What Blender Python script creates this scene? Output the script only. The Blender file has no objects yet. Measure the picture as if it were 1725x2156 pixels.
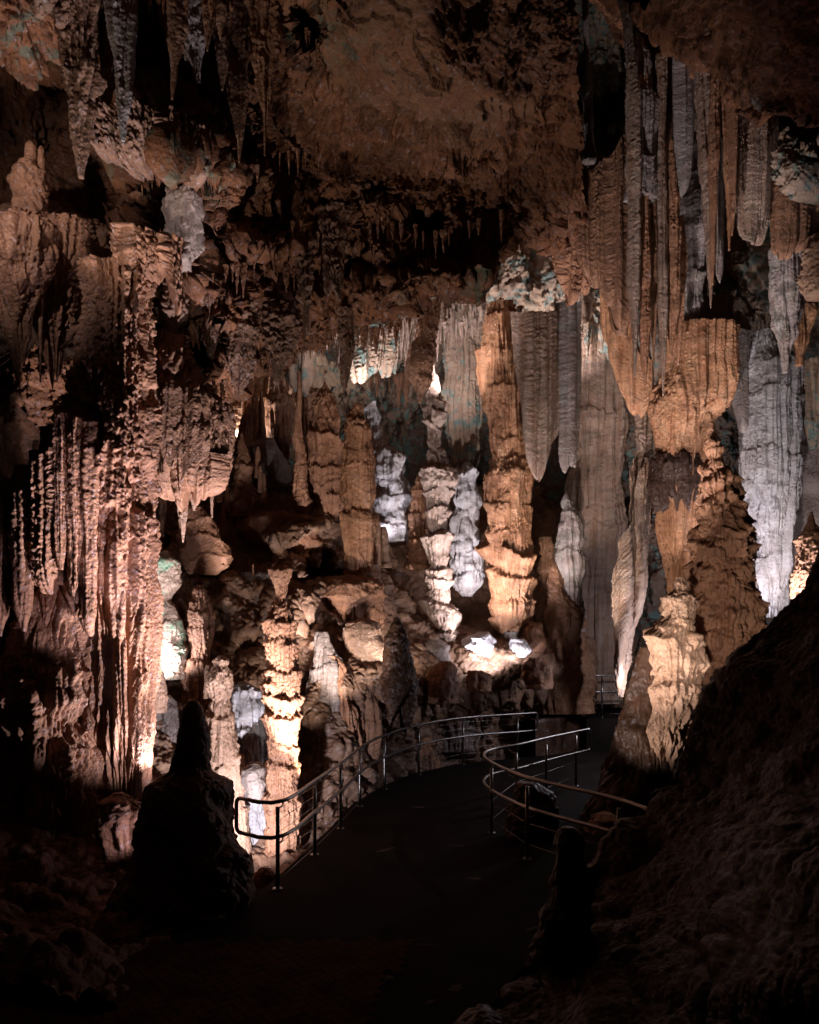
import bpy, math
import numpy as np

# ---------------------------------------------------------------- set-up
S = bpy.context.scene
COL = S.collection
F, CU, HZ, H = 1600.0, 862.5, 1310.0, 3.15      # focal (px of a 1725 px wide picture), centre, horizon row, eye height
STEP = 2.0                                       # mesh spacing in those pixels
rng = np.random.default_rng(7)
TAB = rng.random((64, 64, 64)).astype(np.float32) * 2 - 1


def W(u, v, d):
    """point of the cave seen at (u, v) that stands d metres away"""
    return ((u - CU) / F * d, d, H + (HZ - v) / F * d)


def vn(x, y, z, seed=0):
    """smooth value noise, -1..1"""
    x = x + 17.31 * seed; y = y + 5.77 * seed; z = z + 9.13 * seed
    xi = np.floor(x); yi = np.floor(y); zi = np.floor(z)
    fx = (x - xi).astype(np.float32); fy = (y - yi).astype(np.float32); fz = (z - zi).astype(np.float32)
    fx = fx * fx * fx * (fx * (fx * 6 - 15) + 10)
    fy = fy * fy * fy * (fy * (fy * 6 - 15) + 10)
    fz = fz * fz * fz * (fz * (fz * 6 - 15) + 10)
    i0 = xi.astype(np.int64) & 63; j0 = yi.astype(np.int64) & 63; k0 = zi.astype(np.int64) & 63
    i1 = (i0 + 1) & 63; j1 = (j0 + 1) & 63; k1 = (k0 + 1) & 63
    a = TAB[i0, j0, k0] * (1 - fx) + TAB[i1, j0, k0] * fx
    b = TAB[i0, j1, k0] * (1 - fx) + TAB[i1, j1, k0] * fx
    c = TAB[i0, j0, k1] * (1 - fx) + TAB[i1, j0, k1] * fx
    e = TAB[i0, j1, k1] * (1 - fx) + TAB[i1, j1, k1] * fx
    a = a * (1 - fy) + b * fy
    c = c * (1 - fy) + e * fy
    return a * (1 - fz) + c * fz


def rot(x, y, z):
    return 0.36 * x + 0.48 * y - 0.8 * z, -0.8 * x + 0.6 * y, 0.48 * x + 0.64 * y + 0.6 * z


def fbm(x, y, z, oc=4, seed=0, gain=0.5):
    t = 0.0; a = 1.0; n = 0.0
    for o in range(oc):
        t = t + a * vn(x, y, z, seed + o * 3)
        n += a; a *= gain
        x, y, z = x * 1.9 + 0.35 * y, y * 1.9 - 0.35 * x, z * 2.05
    return t / n * 1.4


def bil(x, y, z, oc=3, seed=0, gain=0.55):
    """billowy: round lumps parted by sharp creases, 0..1"""
    t = 0.0; a = 1.0; n = 0.0
    for o in range(oc):
        t = t + a * np.abs(vn(x, y, z, seed + o * 5))
        n += a; a *= gain
        x, y, z = x * 1.95 + 0.4 * y, y * 1.95 - 0.4 * x, z * 2.0
    return t / n * 1.8


def sstep(a, b, x):
    t = np.clip((x - a) / (b - a), 0, 1)
    return t * t * (3 - 2 * t)


# ---------------------------------------------------------------- objects
def tag(o, label=None, cat=None, group=None, kind=None):
    if label: o['label'] = label
    if cat: o['category'] = cat
    if group: o['group'] = group
    if kind: o['kind'] = kind
    return o


def mesh_grid(name, P, mat, wrap=False, parent=None, base=None, attrs=None, cap=False):
    """P: (n, m, 3) grid of points -> ONE mesh object whose origin sits at base"""
    n, m, _ = P.shape
    V = P.reshape(-1, 3)
    idx = np.arange(n * m).reshape(n, m)
    if wrap:
        nx = np.roll(idx, -1, axis=1)
        q = np.stack([idx[:-1], nx[:-1], nx[1:], idx[1:]], -1).reshape(-1, 4)
    else:
        q = np.stack([idx[:-1, :-1], idx[:-1, 1:], idx[1:, 1:], idx[1:, :-1]], -1).reshape(-1, 4)
    q = q[:, ::-1]
    base = np.array(base if base is not None else V.mean(0), dtype=float)
    V = V - base
    tris = np.zeros((0, 3), int)
    if wrap and cap:
        c0 = V[idx[0]].mean(0); c1 = V[idx[-1]].mean(0)
        V = np.vstack([V, c0, c1])
        a = n * m
        tris = np.vstack([np.stack([idx[0], np.roll(idx[0], -1), np.full(m, a)], -1),
                          np.stack([np.roll(idx[-1], -1), idx[-1], np.full(m, a + 1)], -1)])
    me = bpy.data.meshes.new(name)
    me.vertices.add(len(V)); me.vertices.foreach_set('co', V.astype(np.float32).ravel())
    nl = len(q) * 4 + len(tris) * 3
    me.loops.add(nl)
    me.loops.foreach_set('vertex_index', np.concatenate([q.ravel(), tris.ravel()]).astype(np.int32))
    me.polygons.add(len(q) + len(tris))
    ls = np.concatenate([np.arange(len(q)) * 4, len(q) * 4 + np.arange(len(tris)) * 3]).astype(np.int32)
    me.polygons.foreach_set('loop_start', ls)
    me.polygons.foreach_set('use_smooth', np.ones(len(ls), dtype=bool))
    me.update(calc_edges=True)
    if attrs:
        for k, a in attrs.items():
            at = me.attributes.new(k, 'FLOAT', 'POINT')
            a = np.asarray(a, dtype=np.float32).ravel()
            if len(a) < len(V): a = np.concatenate([a, np.zeros(len(V) - len(a), np.float32)])
            at.data.foreach_set('value', a)
    me.materials.append(mat)
    o = bpy.data.objects.new(name, me)
    COL.objects.link(o)
    o.location = base
    if parent is not None:
        o.parent = parent
        o.location = base - np.array(parent.location)
    return o


def normals(P, wrap=False):
    if wrap:
        du = np.roll(P, -1, 1) - np.roll(P, 1, 1)
    else:
        du = np.gradient(P, axis=1)
    dv = np.gradient(P, axis=0)
    N = np.cross(du, dv)
    l = np.linalg.norm(N, axis=2, keepdims=True)
    return N / np.maximum(l, 1e-9)


# ---------------------------------------------------------------- a dripstone body of revolution-like outline
def body(name, label, cat, rows, d, mat, ratio=0.9, lump=0.05, lf=2.0, flute=0.0, ff=14.0, fz=0.8, tier=0.0, th=0.35,
         coral=0.0, cf=22.0, knob=0.0, kf=7.0, teeth=0.0, seed=None, group=None, parent=None, shrink=0.0, step=None,
         tilt=0.0, kind=None, rough=0.011, sq=0.0, cord=0.0, cdf=3.2, cz=0.8, ctop=0.0):
    global _seed
    if seed is None:
        _seed += 1; seed = _seed
    rows = np.array(rows, float)
    v = rows[:, 0]
    z = H + (HZ - v) / F * d
    cx = ((rows[:, 1] + rows[:, 2]) / 2 - CU) / F * d
    r = np.maximum((rows[:, 2] - rows[:, 1]) / 2 / F * d, 0.01)
    st = (step or STEP) / F * d
    nz = int(np.clip(abs(z[0] - z[-1]) / st, 24, 1100))
    na = int(np.clip(2 * math.pi * r.max() / st, 20, 900))
    t = np.linspace(0, 1, nz)
    zz = z[0] + (z[-1] - z[0]) * t
    C = np.interp(-zz, -z, cx); R = np.interp(-zz, -z, r)
    k = max(1, int(nz * 0.012)); ker = np.ones(2 * k + 1) / (2 * k + 1)
    pad = lambda a: np.concatenate([np.full(k, a[0]), a, np.full(k, a[-1])])
    C = np.convolve(pad(C), ker, 'valid'); R = np.convolve(pad(R), ker, 'valid')
    a = np.linspace(0, 2 * math.pi, na, endpoint=False)
    A, Z = np.meshgrid(a, zz)
    Rg = R[:, None] * np.ones_like(A); Cg = C[:, None] * np.ones_like(A)
    ca, sa = np.cos(A), np.sin(A)
    if sq:
        m = (np.abs(ca) ** (2 + sq * 4) + np.abs(sa) ** (2 + sq * 4)) ** (-1 / (2 + sq * 4)); ca = ca * m; sa = sa * m
    X = Cg + Rg * ca; Y = d + Rg * sa * ratio
    fade = np.clip(Rg / max(0.16, 0.5 * r.max()), 0.12, 1)
    D = np.zeros_like(X)
    if lump: D += lump * fbm(*rot(X * lf, Y * lf, Z * lf), 3, seed) * fade
    if tier:
        rr = np.random.default_rng(seed * 7 + 1)
        tooth = bil(X * 15, Y * 15, Z * 0.6, 2, seed + 13)
        zlo, zhi = min(zz[0], zz[-1]), max(zz[0], zz[-1])
        warp = 0.16 * vn(X * 2.6, Y * 2.6, Z * .5, seed + 11) + 0.05 * vn(X * 8, Y * 8, Z, seed + 12) + 0.05 * tooth
        skirt = np.zeros_like(X); zk = zlo + th * rr.uniform(.1, .8)
        while zk < zhi:
            Ak = tier * (0.3 + 1.2 * rr.random() ** 1.5); ln = th * rr.uniform(.35, 1.3); a0 = rr.uniform(0, 6.28)
            dz = zk + warp * (0.4 + th) + rr.uniform(-.25, .25) * (Rg * np.cos(A - a0)) - Z
            wk = sstep(-0.75, 0.15, vn(np.cos(A) * 1.3 + zk * 3, np.sin(A) * 1.3, A * 0 + zk, seed + 17) + rr.uniform(-.25, .6))
            pk = np.where(dz > 0, np.exp(-np.clip(dz, 0, 9) / ln), sstep(-0.045 - 0.5 * Ak, 0, dz)) * wk
            skirt = np.maximum(skirt, pk * Ak / tier)
            zk += th * (0.3 + 1.3 * rr.random() ** 1.3)
        D += tier * (skirt - 0.55) * fade
        D += (0.018 + 0.25 * tier) * (tooth - 0.4) * np.clip(skirt, 0, 1) * fade
    if flute:
        wz = 0.4 * vn(*rot(X * 2, Y * 2, Z * 1.2), seed)
        D += 0.75 * flute * (bil(X * ff + wz, Y * ff, Z * fz, 1, seed + 21) - 0.45) * fade
        D += 0.5 * flute * (bil(X * ff * 2.6 + wz, Y * ff * 2.6, Z * fz * 1.6, 1, seed + 22) - 0.45) * fade
        D += 0.16 * flute * vn(*rot(X * ff * 0.6, Y * ff * 0.6, Z * ff * 0.3), seed + 23) * fade
    if cord: D += cord * (np.sqrt(np.abs(vn(X * cdf + 0.3 * vn(X, Y, Z * .5, seed), Y * cdf, Z * 0.12, seed + 61))) - 0.55) * fade
    if coral: D += coral * (bil(*rot(X * cf, Y * cf, Z * cf * cz), 2, seed + 31) - 0.4) * fade * (0.35 + sstep(-0.4, 0.4, vn(X * 3, Y * 3, Z * 2, seed + 32)))
    if ctop:
        wt = sstep(0.62, 0.40, t)[:, None]
        hole = sstep(0.05, 0.35, fbm(X * 3.2, Y * 3.2, Z * 1.3, 3, seed + 71))
        D += wt * (ctop * (bil(*rot(X * 12, Y * 12, Z * 9), 3, seed + 72) - .4) - 2.2 * ctop * hole)
    if knob:
        D += knob * (bil(*rot(X * kf, Y * kf, Z * kf * 0.75), 3, seed + 41) - 0.4) * fade
    if rough: D += rough * fbm(*rot(X * 28, Y * 28, Z * 24), 2, seed + 51) * fade
    Rn = np.maximum(Rg * (1 - shrink) + D, 0.004)
    X = Cg + Rn * ca; Y = d + Rn * sa * ratio
    if teeth:
        tt = np.linspace(0, 1, nz)[:, None] ** 2.5
        Z = Z - teeth * tt * (bil(np.cos(A) * R.max() * 11 + seed, np.sin(A) * R.max() * 11, A * 0, 2, seed) * 1.7 - 0.6)
    if tilt: X = X + tilt * (Z - zz[-1]); 
    P = np.stack([X, Y, Z], -1)
    o = mesh_grid(name, P, mat, wrap=True, parent=parent, base=(float(C[-1] if z[0] > z[-1] else C[0]), d, float(min(zz[0], zz[-1]))), cap=True)
    if parent is None: tag(o, label, cat, group, kind)
    else:
        if label: o['label'] = label
    return o


_seed = 100


# ---------------------------------------------------------------- a hanging curtain with a ragged hem
def curtain(name, label, cat, pts, mat, thick=0.12, flute=0.06, ff=9.0, wave=0.15, teeth=0.25, seed=None, group=None, coral=0.0,
            rough=0.010, fz=0.35, taper=1.0, power=0.45, parent=None, tf=None, cord=0.1, cdf=3.6):
    """pts: (u, v_top, v_bottom, d) from one side to the other"""
    global _seed
    if seed is None:
        _seed += 1; seed = _seed
    p = np.array(pts, float)
    dm = p[:, 3].mean(); st = STEP / F * dm
    X0 = (p[:, 0] - CU) / F * p[:, 3]
    L = np.concatenate([[0], np.cumsum(np.hypot(np.diff(X0), np.diff(p[:, 3])))])
    ns = int(np.clip(L[-1] / st * 1.15, 10, 900))
    s = np.linspace(0, L[-1], ns)
    x = np.interp(s, L, X0); y = np.interp(s, L, p[:, 3])
    zt = H + (HZ - np.interp(s, L, p[:, 1])) / F * y
    zb = H + (HZ - np.interp(s, L, p[:, 2])) / F * y
    tf = tf or ff * 0.55
    cd = np.sqrt(np.abs(vn(x * cdf, y * cdf, x * 0, seed + 61))) if cord else 0 * x
    lob = bil(x * tf, y * tf + seed, x * 0 + seed, 2, seed) * (0.5 if cord else 1) + (cd * 0.55 if cord else 0)
    zb = zb - teeth * (lob * 1.5 - 0.75)
    zb = np.minimum(zb, zt - 0.05)
    nv = int(np.clip((zt - zb).max() / st, 16, 900))
    end = np.clip(np.minimum(s, L[-1] - s) / (thick * 1.2 + 1e-3), 0, 1) ** 0.5
    th = thick * (0.25 + 0.75 * end)
    t = np.concatenate([np.linspace(0, 1, nv), np.linspace(1, 0, max(nv // 2, 8))[1:]])
    side = np.concatenate([-np.ones(nv), np.ones(max(nv // 2, 8) - 1)])
    T = t[:, None]; SD = side[:, None]
    Z = zt + (zb - zt) * T
    tx = np.gradient(x); ty = np.gradient(y); l = np.hypot(tx, ty) + 1e-9
    nx, ny = -ty / l, tx / l                                       # points away from the viewer
    Xb = x[None, :] + 0 * Z; Yb = y[None, :] + 0 * Z
    wv = 0.4 * wave * vn(Xb * 2.2, Yb * 2.2, Z * 0.2, seed + 2) + 0.4 * wave * vn(Xb * 5, Yb * 5, Z * 0.2, seed + 3)
    prof = np.clip(1 - T ** 3, 0, 1) ** power
    cord_ = cord * (np.sqrt(np.abs(vn(Xb * cdf, Yb * cdf, Z * 0.1 * 0, seed + 61))) - 0.4)
    off = SD * (th[None, :] * prof) + SD * cord_ * np.clip(prof * 1.6, 0, 1) * end[None, :] * (1 - 0.3 * (1 - taper) * T) + wv
    wz = 0.35 * vn(*rot(Xb * 2, Yb * 2, Z * 1.1), seed + 4)
    fl = 0.8 * flute * (bil(Xb * ff + wz, Yb * ff, Z * fz, 1, seed + 5) - 0.45)
    fl = (fl + 0.5 * flute * (bil(Xb * ff * 2.7 + wz, Yb * ff * 2.7, Z * fz * 1.5, 1, seed + 9) - 0.45)) * np.clip(prof * 2, 0, 1) * end[None, :]
    fl = fl + 0.14 * flute * vn(*rot(Xb * ff * .6, Yb * ff * .6, Z * ff * 0.25), seed + 6)
    if coral: fl = fl + coral * (bil(*rot(Xb * 20, Yb * 20, Z * 15), 2, seed + 7) - .4)
    if rough: fl = fl + rough * fbm(*rot(Xb * 28, Yb * 28, Z * 22), 2, seed + 8)
    off = off + SD * fl * 1.0
    X = Xb + nx[None, :] * off; Y = Yb + ny[None, :] * off
    P = np.stack([X, Y, Z], -1)
    i = ns // 2
    o = mesh_grid(name, P, mat, parent=parent, base=(float(x[i]), float(y[i]), float(zt[i])))
    if parent is None: tag(o, label, cat, group)
    return o


# ---------------------------------------------------------------- big rock sheets (terrain, ceiling, walls)
def tps(ctrl):
    c = np.array(ctrl, float)
    x = c[:, :2] / 500.0; y = c[:, 2]
    def U(r2): return np.where(r2 > 0, r2 * np.log(np.maximum(r2, 1e-12)), 0)
    K = U(((x[:, None] - x[None]) ** 2).sum(-1)) + np.eye(len(x)) * 0.01
    Pm = np.hstack([np.ones((len(x), 1)), x])
    Am = np.block([[K, Pm], [Pm.T, np.zeros((3, 3))]])
    w = np.linalg.solve(Am, np.concatenate([y, np.zeros(3)]))
    lo, hi = y.min() - 1.0, y.max() + 1.5
    def f(u, v):
        # coarse evaluation then bilinear
        u = np.asarray(u, float); v = np.asarray(v, float)
        gu = np.linspace(u.min(), u.max() + 1e-3, 90); gv = np.linspace(v.min(), v.max() + 1e-3, 90)
        GU, GV = np.meshgrid(gu, gv)
        q = np.stack([GU.ravel(), GV.ravel()], -1) / 500.0
        g = U(((q[:, None] - x[None]) ** 2).sum(-1)) @ w[:-3] + w[-3] + q @ w[-2:]
        g = np.clip(g, lo, hi).reshape(90, 90)
        a = (u - gu[0]) / (gu[1] - gu[0]); b = (v - gv[0]) / (gv[1] - gv[0])
        i = np.clip(a.astype(int), 0, 88); j = np.clip(b.astype(int), 0, 88)
        a = a - i; b = b - j
        return (g[j, i] * (1 - a) + g[j, i + 1] * a) * (1 - b) + (g[j + 1, i] * (1 - a) + g[j + 1, i + 1] * a) * b
    return f


def inpoly(u, v, poly):
    """soft inside-ness (pixels) of a polygon: positive inside"""
    poly = np.array(poly, float)
    ins = np.zeros(u.shape, bool); dist = np.full(u.shape, 1e9)
    for k in range(len(poly)):
        (x0, y0), (x1, y1) = poly[k], poly[(k + 1) % len(poly)]
        c = ((y0 > v) != (y1 > v)) & (u < (x1 - x0) * (v - y0) / ((y1 - y0) or 1e-9) + x0)
        ins ^= c
        ex, ey = x1 - x0, y1 - y0
        t = np.clip(((u - x0) * ex + (v - y0) * ey) / (ex * ex + ey * ey + 1e-9), 0, 1)
        dist = np.minimum(dist, np.hypot(u - x0 - t * ex, v - y0 - t * ey))
    return np.where(ins, dist, -dist)

# ---------------------------------------------------------------- materials
def nd(nt, t, **k):
    n = nt.nodes.new(t)
    for a, b in k.items():
        if a in n.inputs.keys(): n.inputs[a].default_value = b
        else: setattr(n, a, b)
    return n


def rock(name, c1, c2, c3, green=0.0, streak=0.7, rough=0.62, bump=0.85, fine=42.0, stain=0.45, spec=0.35, mineral=0.15, band=0.45, gcol=(0.05, 0.13, 0.09)):
    m = bpy.data.materials.new(name); m.use_nodes = True
    nt = m.node_tree; L = nt.links.new
    bs = nt.nodes['Principled BSDF']
    tc = nd(nt, 'ShaderNodeTexCoord')
    geo = nd(nt, 'ShaderNodeNewGeometry')
    def noise(scale, detail=4, vec=None, rg=0.6):
        n = nd(nt, 'ShaderNodeTexNoise'); n.inputs['Scale'].default_value = scale
        n.inputs['Detail'].default_value = detail; n.inputs['Roughness'].default_value = rg
        L(vec or geo.outputs['Position'], n.inputs['Vector']); return n.outputs['Fac']
    def ramp(fac, a, b):
        r = nd(nt, 'ShaderNodeMapRange'); r.interpolation_type = 'SMOOTHSTEP'
        r.inputs['From Min'].default_value = a; r.inputs['From Max'].default_value = b
        L(fac, r.inputs['Value']); return r.outputs['Result']
    def mix(fac, a, b, mode='MIX'):
        x = nd(nt, 'ShaderNodeMix'); x.data_type = 'RGBA'; x.blend_type = mode
        for s, q in ((0, fac), (6, a), (7, b)):
            if hasattr(q, 'node'): L(q, x.inputs[s])
            elif s == 0: x.inputs[0].default_value = q
            else: x.inputs[s].default_value = (*q, 1)
        return x.outputs[2]
    def mul(a, k):
        x = nd(nt, 'ShaderNodeMath'); x.operation = 'MULTIPLY'; L(a, x.inputs[0])
        if hasattr(k, 'node'): L(k, x.inputs[1])
        else: x.inputs[1].default_value = k
        return x.outputs[0]
    mp = nd(nt, 'ShaderNodeMapping'); mp.inputs['Scale'].default_value = (8, 8, 0.7); L(geo.outputs['Position'], mp.inputs['Vector'])
    st = ramp(noise(1.0, 5, mp.outputs[0]), 0.38, 0.66)
    bl = ramp(noise(1.3, 5), 0.40, 0.64)
    col = mix(mul(st, streak), c1, c2)
    col = mix(mul(bl, stain), col, c3)
    mb = nd(nt, 'ShaderNodeMapping'); mb.inputs['Scale'].default_value = (1.6, 1.6, 6.5); L(geo.outputs['Position'], mb.inputs['Vector'])
    bd = ramp(noise(1.0, 5, mb.outputs[0], 0.65), 0.46, 0.66)
    col = mix(mul(bd, band), col, tuple(x * 0.62 for x in c3))
    at = nd(nt, 'ShaderNodeAttribute', attribute_name='tan')
    col = mix(at.outputs['Fac'], col, (0.22, 0.11, 0.05))
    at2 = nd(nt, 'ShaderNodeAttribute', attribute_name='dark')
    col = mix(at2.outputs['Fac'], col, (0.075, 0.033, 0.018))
    sp = ramp(noise(fine * 0.45, 3, None, 0.7), 0.56, 0.70)
    col = mix(mul(sp, mineral), col, (0.62, 0.56, 0.61))
    v = ramp(noise(fine * 0.8, 3), 0.25, 0.75)
    col = mix(mul(v, 0.35), col, tuple(x * 0.45 for x in c1))
    at3 = nd(nt, 'ShaderNodeAttribute', attribute_name='green')
    gn = nd(nt, 'ShaderNodeMath'); gn.operation = 'ADD'; gn.inputs[1].default_value = green; L(at3.outputs['Fac'], gn.inputs[0])
    gm = ramp(noise(3.2, 6, None, 0.68), 0.50, 0.60)
    col = mix(mul(gm, gn.outputs[0]), col, gcol)
    L(col, bs.inputs['Base Color'])
    rr = ramp(noise(6.0, 3), 0.3, 0.7)
    mr = nd(nt, 'ShaderNodeMapRange'); mr.inputs['To Min'].default_value = rough - 0.15; mr.inputs['To Max'].default_value = rough + 0.15
    L(rr, mr.inputs['Value']); L(mr.outputs[0], bs.inputs['Roughness'])
    bs.inputs['Specular IOR Level'].default_value = spec
    b1 = nd(nt, 'ShaderNodeBump'); b1.inputs['Strength'].default_value = bump; b1.inputs['Distance'].default_value = 0.03
    L(noise(fine * 0.5, 6, None, 0.72), b1.inputs['Height'])
    vo = nd(nt, 'ShaderNodeTexVoronoi'); vo.inputs['Scale'].default_value = fine * 0.7; L(geo.outputs['Position'], vo.inputs['Vector'])
    b2 = nd(nt, 'ShaderNodeBump'); b2.inputs['Strength'].default_value = bump * 0.7; b2.inputs['Distance'].default_value = 0.015
    L(vo.outputs['Distance'], b2.inputs['Height']); L(b1.outputs[0], b2.inputs['Normal'])
    L(b2.outputs[0], bs.inputs['Normal'])
    return m


M = {}
M['tan'] = rock('tan_flowstone', (0.40, 0.19, 0.10), (0.29, 0.115, 0.052), (0.16, 0.064, 0.034), rough=0.55)
M['cream'] = rock('cream_flowstone', (0.47, 0.28, 0.18), (0.35, 0.175, 0.095), (0.22, 0.11, 0.065), rough=0.5)
M['orange'] = rock('orange_flowstone', (0.47, 0.225, 0.11), (0.32, 0.12, 0.05), (0.20, 0.075, 0.036), green=0.12, rough=0.5)
M['brown'] = rock('brown_dripstone', (0.27, 0.125, 0.062), (0.17, 0.07, 0.034), (0.10, 0.042, 0.022), rough=0.6)
M['coral'] = rock('coral_dripstone', (0.41, 0.185, 0.093), (0.27, 0.105, 0.048), (0.15, 0.058, 0.028), rough=0.6, bump=1.0, fine=34, mineral=0.3)
M['greytan'] = rock('grey_tan_flowstone', (0.44, 0.31, 0.24), (0.33, 0.20, 0.14), (0.24, 0.15, 0.11), rough=0.5)
M['upper'] = rock('dimmed_coral_dripstone', (0.27, 0.135, 0.075), (0.19, 0.08, 0.042), (0.11, 0.046, 0.026), rough=0.6, bump=1.0, fine=34, mineral=0.3, green=.1)  # darker copy of coral; the weaker light overhead is put into its colour
M['lit'] = rock('algae_tinted_flowstone', (0.50, 0.33, 0.23), (0.40, 0.24, 0.15), (0.26, 0.15, 0.09), green=.75, gcol=(.20, .36, .22), rough=0.5)
M['umber'] = rock('umber_stained_stone', (0.07, 0.032, 0.02), (0.045, 0.02, 0.013), (0.03, 0.014, 0.01), rough=0.4, mineral=.03)
M['white'] = rock('pale_flowstone', (0.54, 0.49, 0.49), (0.39, 0.33, 0.31), (0.27, 0.20, 0.16), rough=0.45, mineral=0.3)
M['lilac'] = rock('grey_flowstone', (0.34, 0.27, 0.245), (0.24, 0.165, 0.13), (0.17, 0.10, 0.07), green=0.2, rough=0.5)
M['grey'] = rock('grey_rock', (0.27, 0.20, 0.165), (0.20, 0.14, 0.11), (0.13, 0.085, 0.06), streak=0.5, rough=0.6)
M['drape'] = rock('drapery_stone', (0.36, 0.235, 0.17), (0.25, 0.125, 0.065), (0.17, 0.10, 0.075), green=0.10, rough=0.48, streak=0.9)
M['green'] = rock('green_tinged_stone', (0.36, 0.24, 0.16), (0.26, 0.15, 0.09), (0.20, 0.13, 0.09), green=0.75, rough=0.6, gcol=(0.075, 0.15, 0.135))
M['ceil'] = rock('ceiling_rock', (0.235, 0.088, 0.034), (0.14, 0.046, 0.019), (0.06, 0.022, 0.012), streak=0.6, green=0.06, bump=1.0, fine=26, rough=0.7, mineral=0.22, spec=0.25)
M['wall'] = rock('wall_rock', (0.17, 0.072, 0.036), (0.11, 0.046, 0.023), (0.06, 0.028, 0.016), streak=0.6, bump=0.9, fine=26, rough=0.7, spec=0.25)
M['floor'] = rock('slope_rock', (0.31, 0.17, 0.10), (0.22, 0.11, 0.06), (0.13, 0.06, 0.035), streak=0.4, bump=0.7, fine=24, rough=0.6, mineral=0.2)
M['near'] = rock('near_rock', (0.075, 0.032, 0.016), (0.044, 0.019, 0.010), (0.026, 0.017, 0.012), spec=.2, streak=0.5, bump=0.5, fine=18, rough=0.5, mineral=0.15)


def plain(name, c, rough=0.5, metal=0.0, spec=0.5, noise_scale=0, amt=0.3, bump=0.0):
    m = bpy.data.materials.new(name); m.use_nodes = True; nt = m.node_tree; L = nt.links.new
    bs = nt.nodes['Principled BSDF']
    bs.inputs['Base Color'].default_value = (*c, 1); bs.inputs['Roughness'].default_value = rough
    bs.inputs['Metallic'].default_value = metal; bs.inputs['Specular IOR Level'].default_value = spec
    if noise_scale:
        g = nd(nt, 'ShaderNodeNewGeometry')
        n = nd(nt, 'ShaderNodeTexNoise'); n.inputs['Scale'].default_value = noise_scale; n.inputs['Detail'].default_value = 6
        L(g.outputs['Position'], n.inputs['Vector'])
        x = nd(nt, 'ShaderNodeMix'); x.data_type = 'RGBA'
        r = nd(nt, 'ShaderNodeMapRange'); r.inputs['From Min'].default_value = 0.35; r.inputs['From Max'].default_value = 0.65
        L(n.outputs['Fac'], r.inputs['Value']); L(r.outputs[0], x.inputs[0])
        x.inputs[6].default_value = (*c, 1); x.inputs[7].default_value = (*[q * (1 - amt) for q in c], 1)
        L(x.outputs[2], bs.inputs['Base Color'])
        if bump:
            b = nd(nt, 'ShaderNodeBump'); b.inputs['Strength'].default_value = bump; b.inputs['Distance'].default_value = 0.01
            L(n.outputs['Fac'], b.inputs['Height']); L(b.outputs[0], bs.inputs['Normal'])
    return m


M['steel'] = plain('brushed_steel', (0.22, 0.195, 0.18), 0.34, 1.0, noise_scale=40, amt=0.25)
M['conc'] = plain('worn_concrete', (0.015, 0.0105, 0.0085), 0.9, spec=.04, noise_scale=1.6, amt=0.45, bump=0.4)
M['brick'] = plain('dark_brick', (0.07, 0.026, 0.017), 0.9, spec=.04, noise_scale=3, amt=0.5, bump=0.4)
M['mortar'] = plain('mortar', (0.05, 0.035, 0.028), 0.9)
M['patch'] = plain('reddish_worn_patch', (0.05, 0.022, 0.014), 0.9, noise_scale=9, amt=0.4)
M['lens'] = plain('lamp_housing', (0.02, 0.02, 0.02), 0.5)

# ---------------------------------------------------------------- setting: ceiling, walls, rock floor
def worldgrid(U, V, D):
    return np.stack([(U - CU) / F * D, D, H + (HZ - V) / F * D], -1)


def sheet(name, U, V, D, mat, disp, rolls=(), attrs=None, axis=0):
    """a rock surface through the points (U, V, D); rolls continue it away behind its rim: (n, dx, dy, dz) in metres"""
    P = worldgrid(U, V, D)
    att = {k: f(U, V, P) for k, f in (attrs or {}).items()}
    if axis == 1: P = P.transpose(1, 0, 2); U = U.T; V = V.T; att = {k: a.T for k, a in att.items()}
    n0 = P.shape[0]
    for (n, dx, dy, dz) in rolls:
        last = P[-1:]
        t = np.linspace(0, 1, n + 1)[1:, None, None]
        P = np.concatenate([P, last + t * np.array([dx, dy, dz])[None, None]], 0)
    pad = P.shape[0] - n0
    if pad:
        ex = lambda a: np.concatenate([a, np.repeat(a[-1:], pad, 0)], 0)
        U = ex(U); V = ex(V); att = {k: ex(a) for k, a in att.items()}
    # smooth the rim, then push along the normal
    N = normals(P)
    c = np.array([0, 0, H])
    s = np.sign((N[:n0] * (c - P[:n0])).sum(-1).mean())
    N = N * s
    k = 5
    P = P + N * disp(P, U, V, N)[..., None]
    if axis == 1: P = P.transpose(1, 0, 2); att = {k: a.T for k, a in att.items()}
    if s < 0: P = P[:, ::-1]; att = {k: a[:, ::-1] for k, a in att.items()}
    o = mesh_grid(name, P, mat, attrs=att)
    tag(o, kind='structure')
    return o


def dents(U, V, lst, seed=5):
    D = np.zeros_like(U)
    wu = 22 * fbm(U / 60, V / 60, U * 0, 3, seed); wv = 22 * fbm(U / 60, V / 60, U * 0 + 9, 3, seed + 1)
    for (u, v, ru, rv, a) in lst:
        r = ((np.abs(U + wu - u) / ru) ** 2.4 + (np.abs(V + wv - v) / rv) ** 2.4) ** (1 / 2.4)
        D += a * (1 - sstep(0.75, 1.1, r))
    return D


g = lambda a, b, n: np.linspace(a, b, n)
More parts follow.
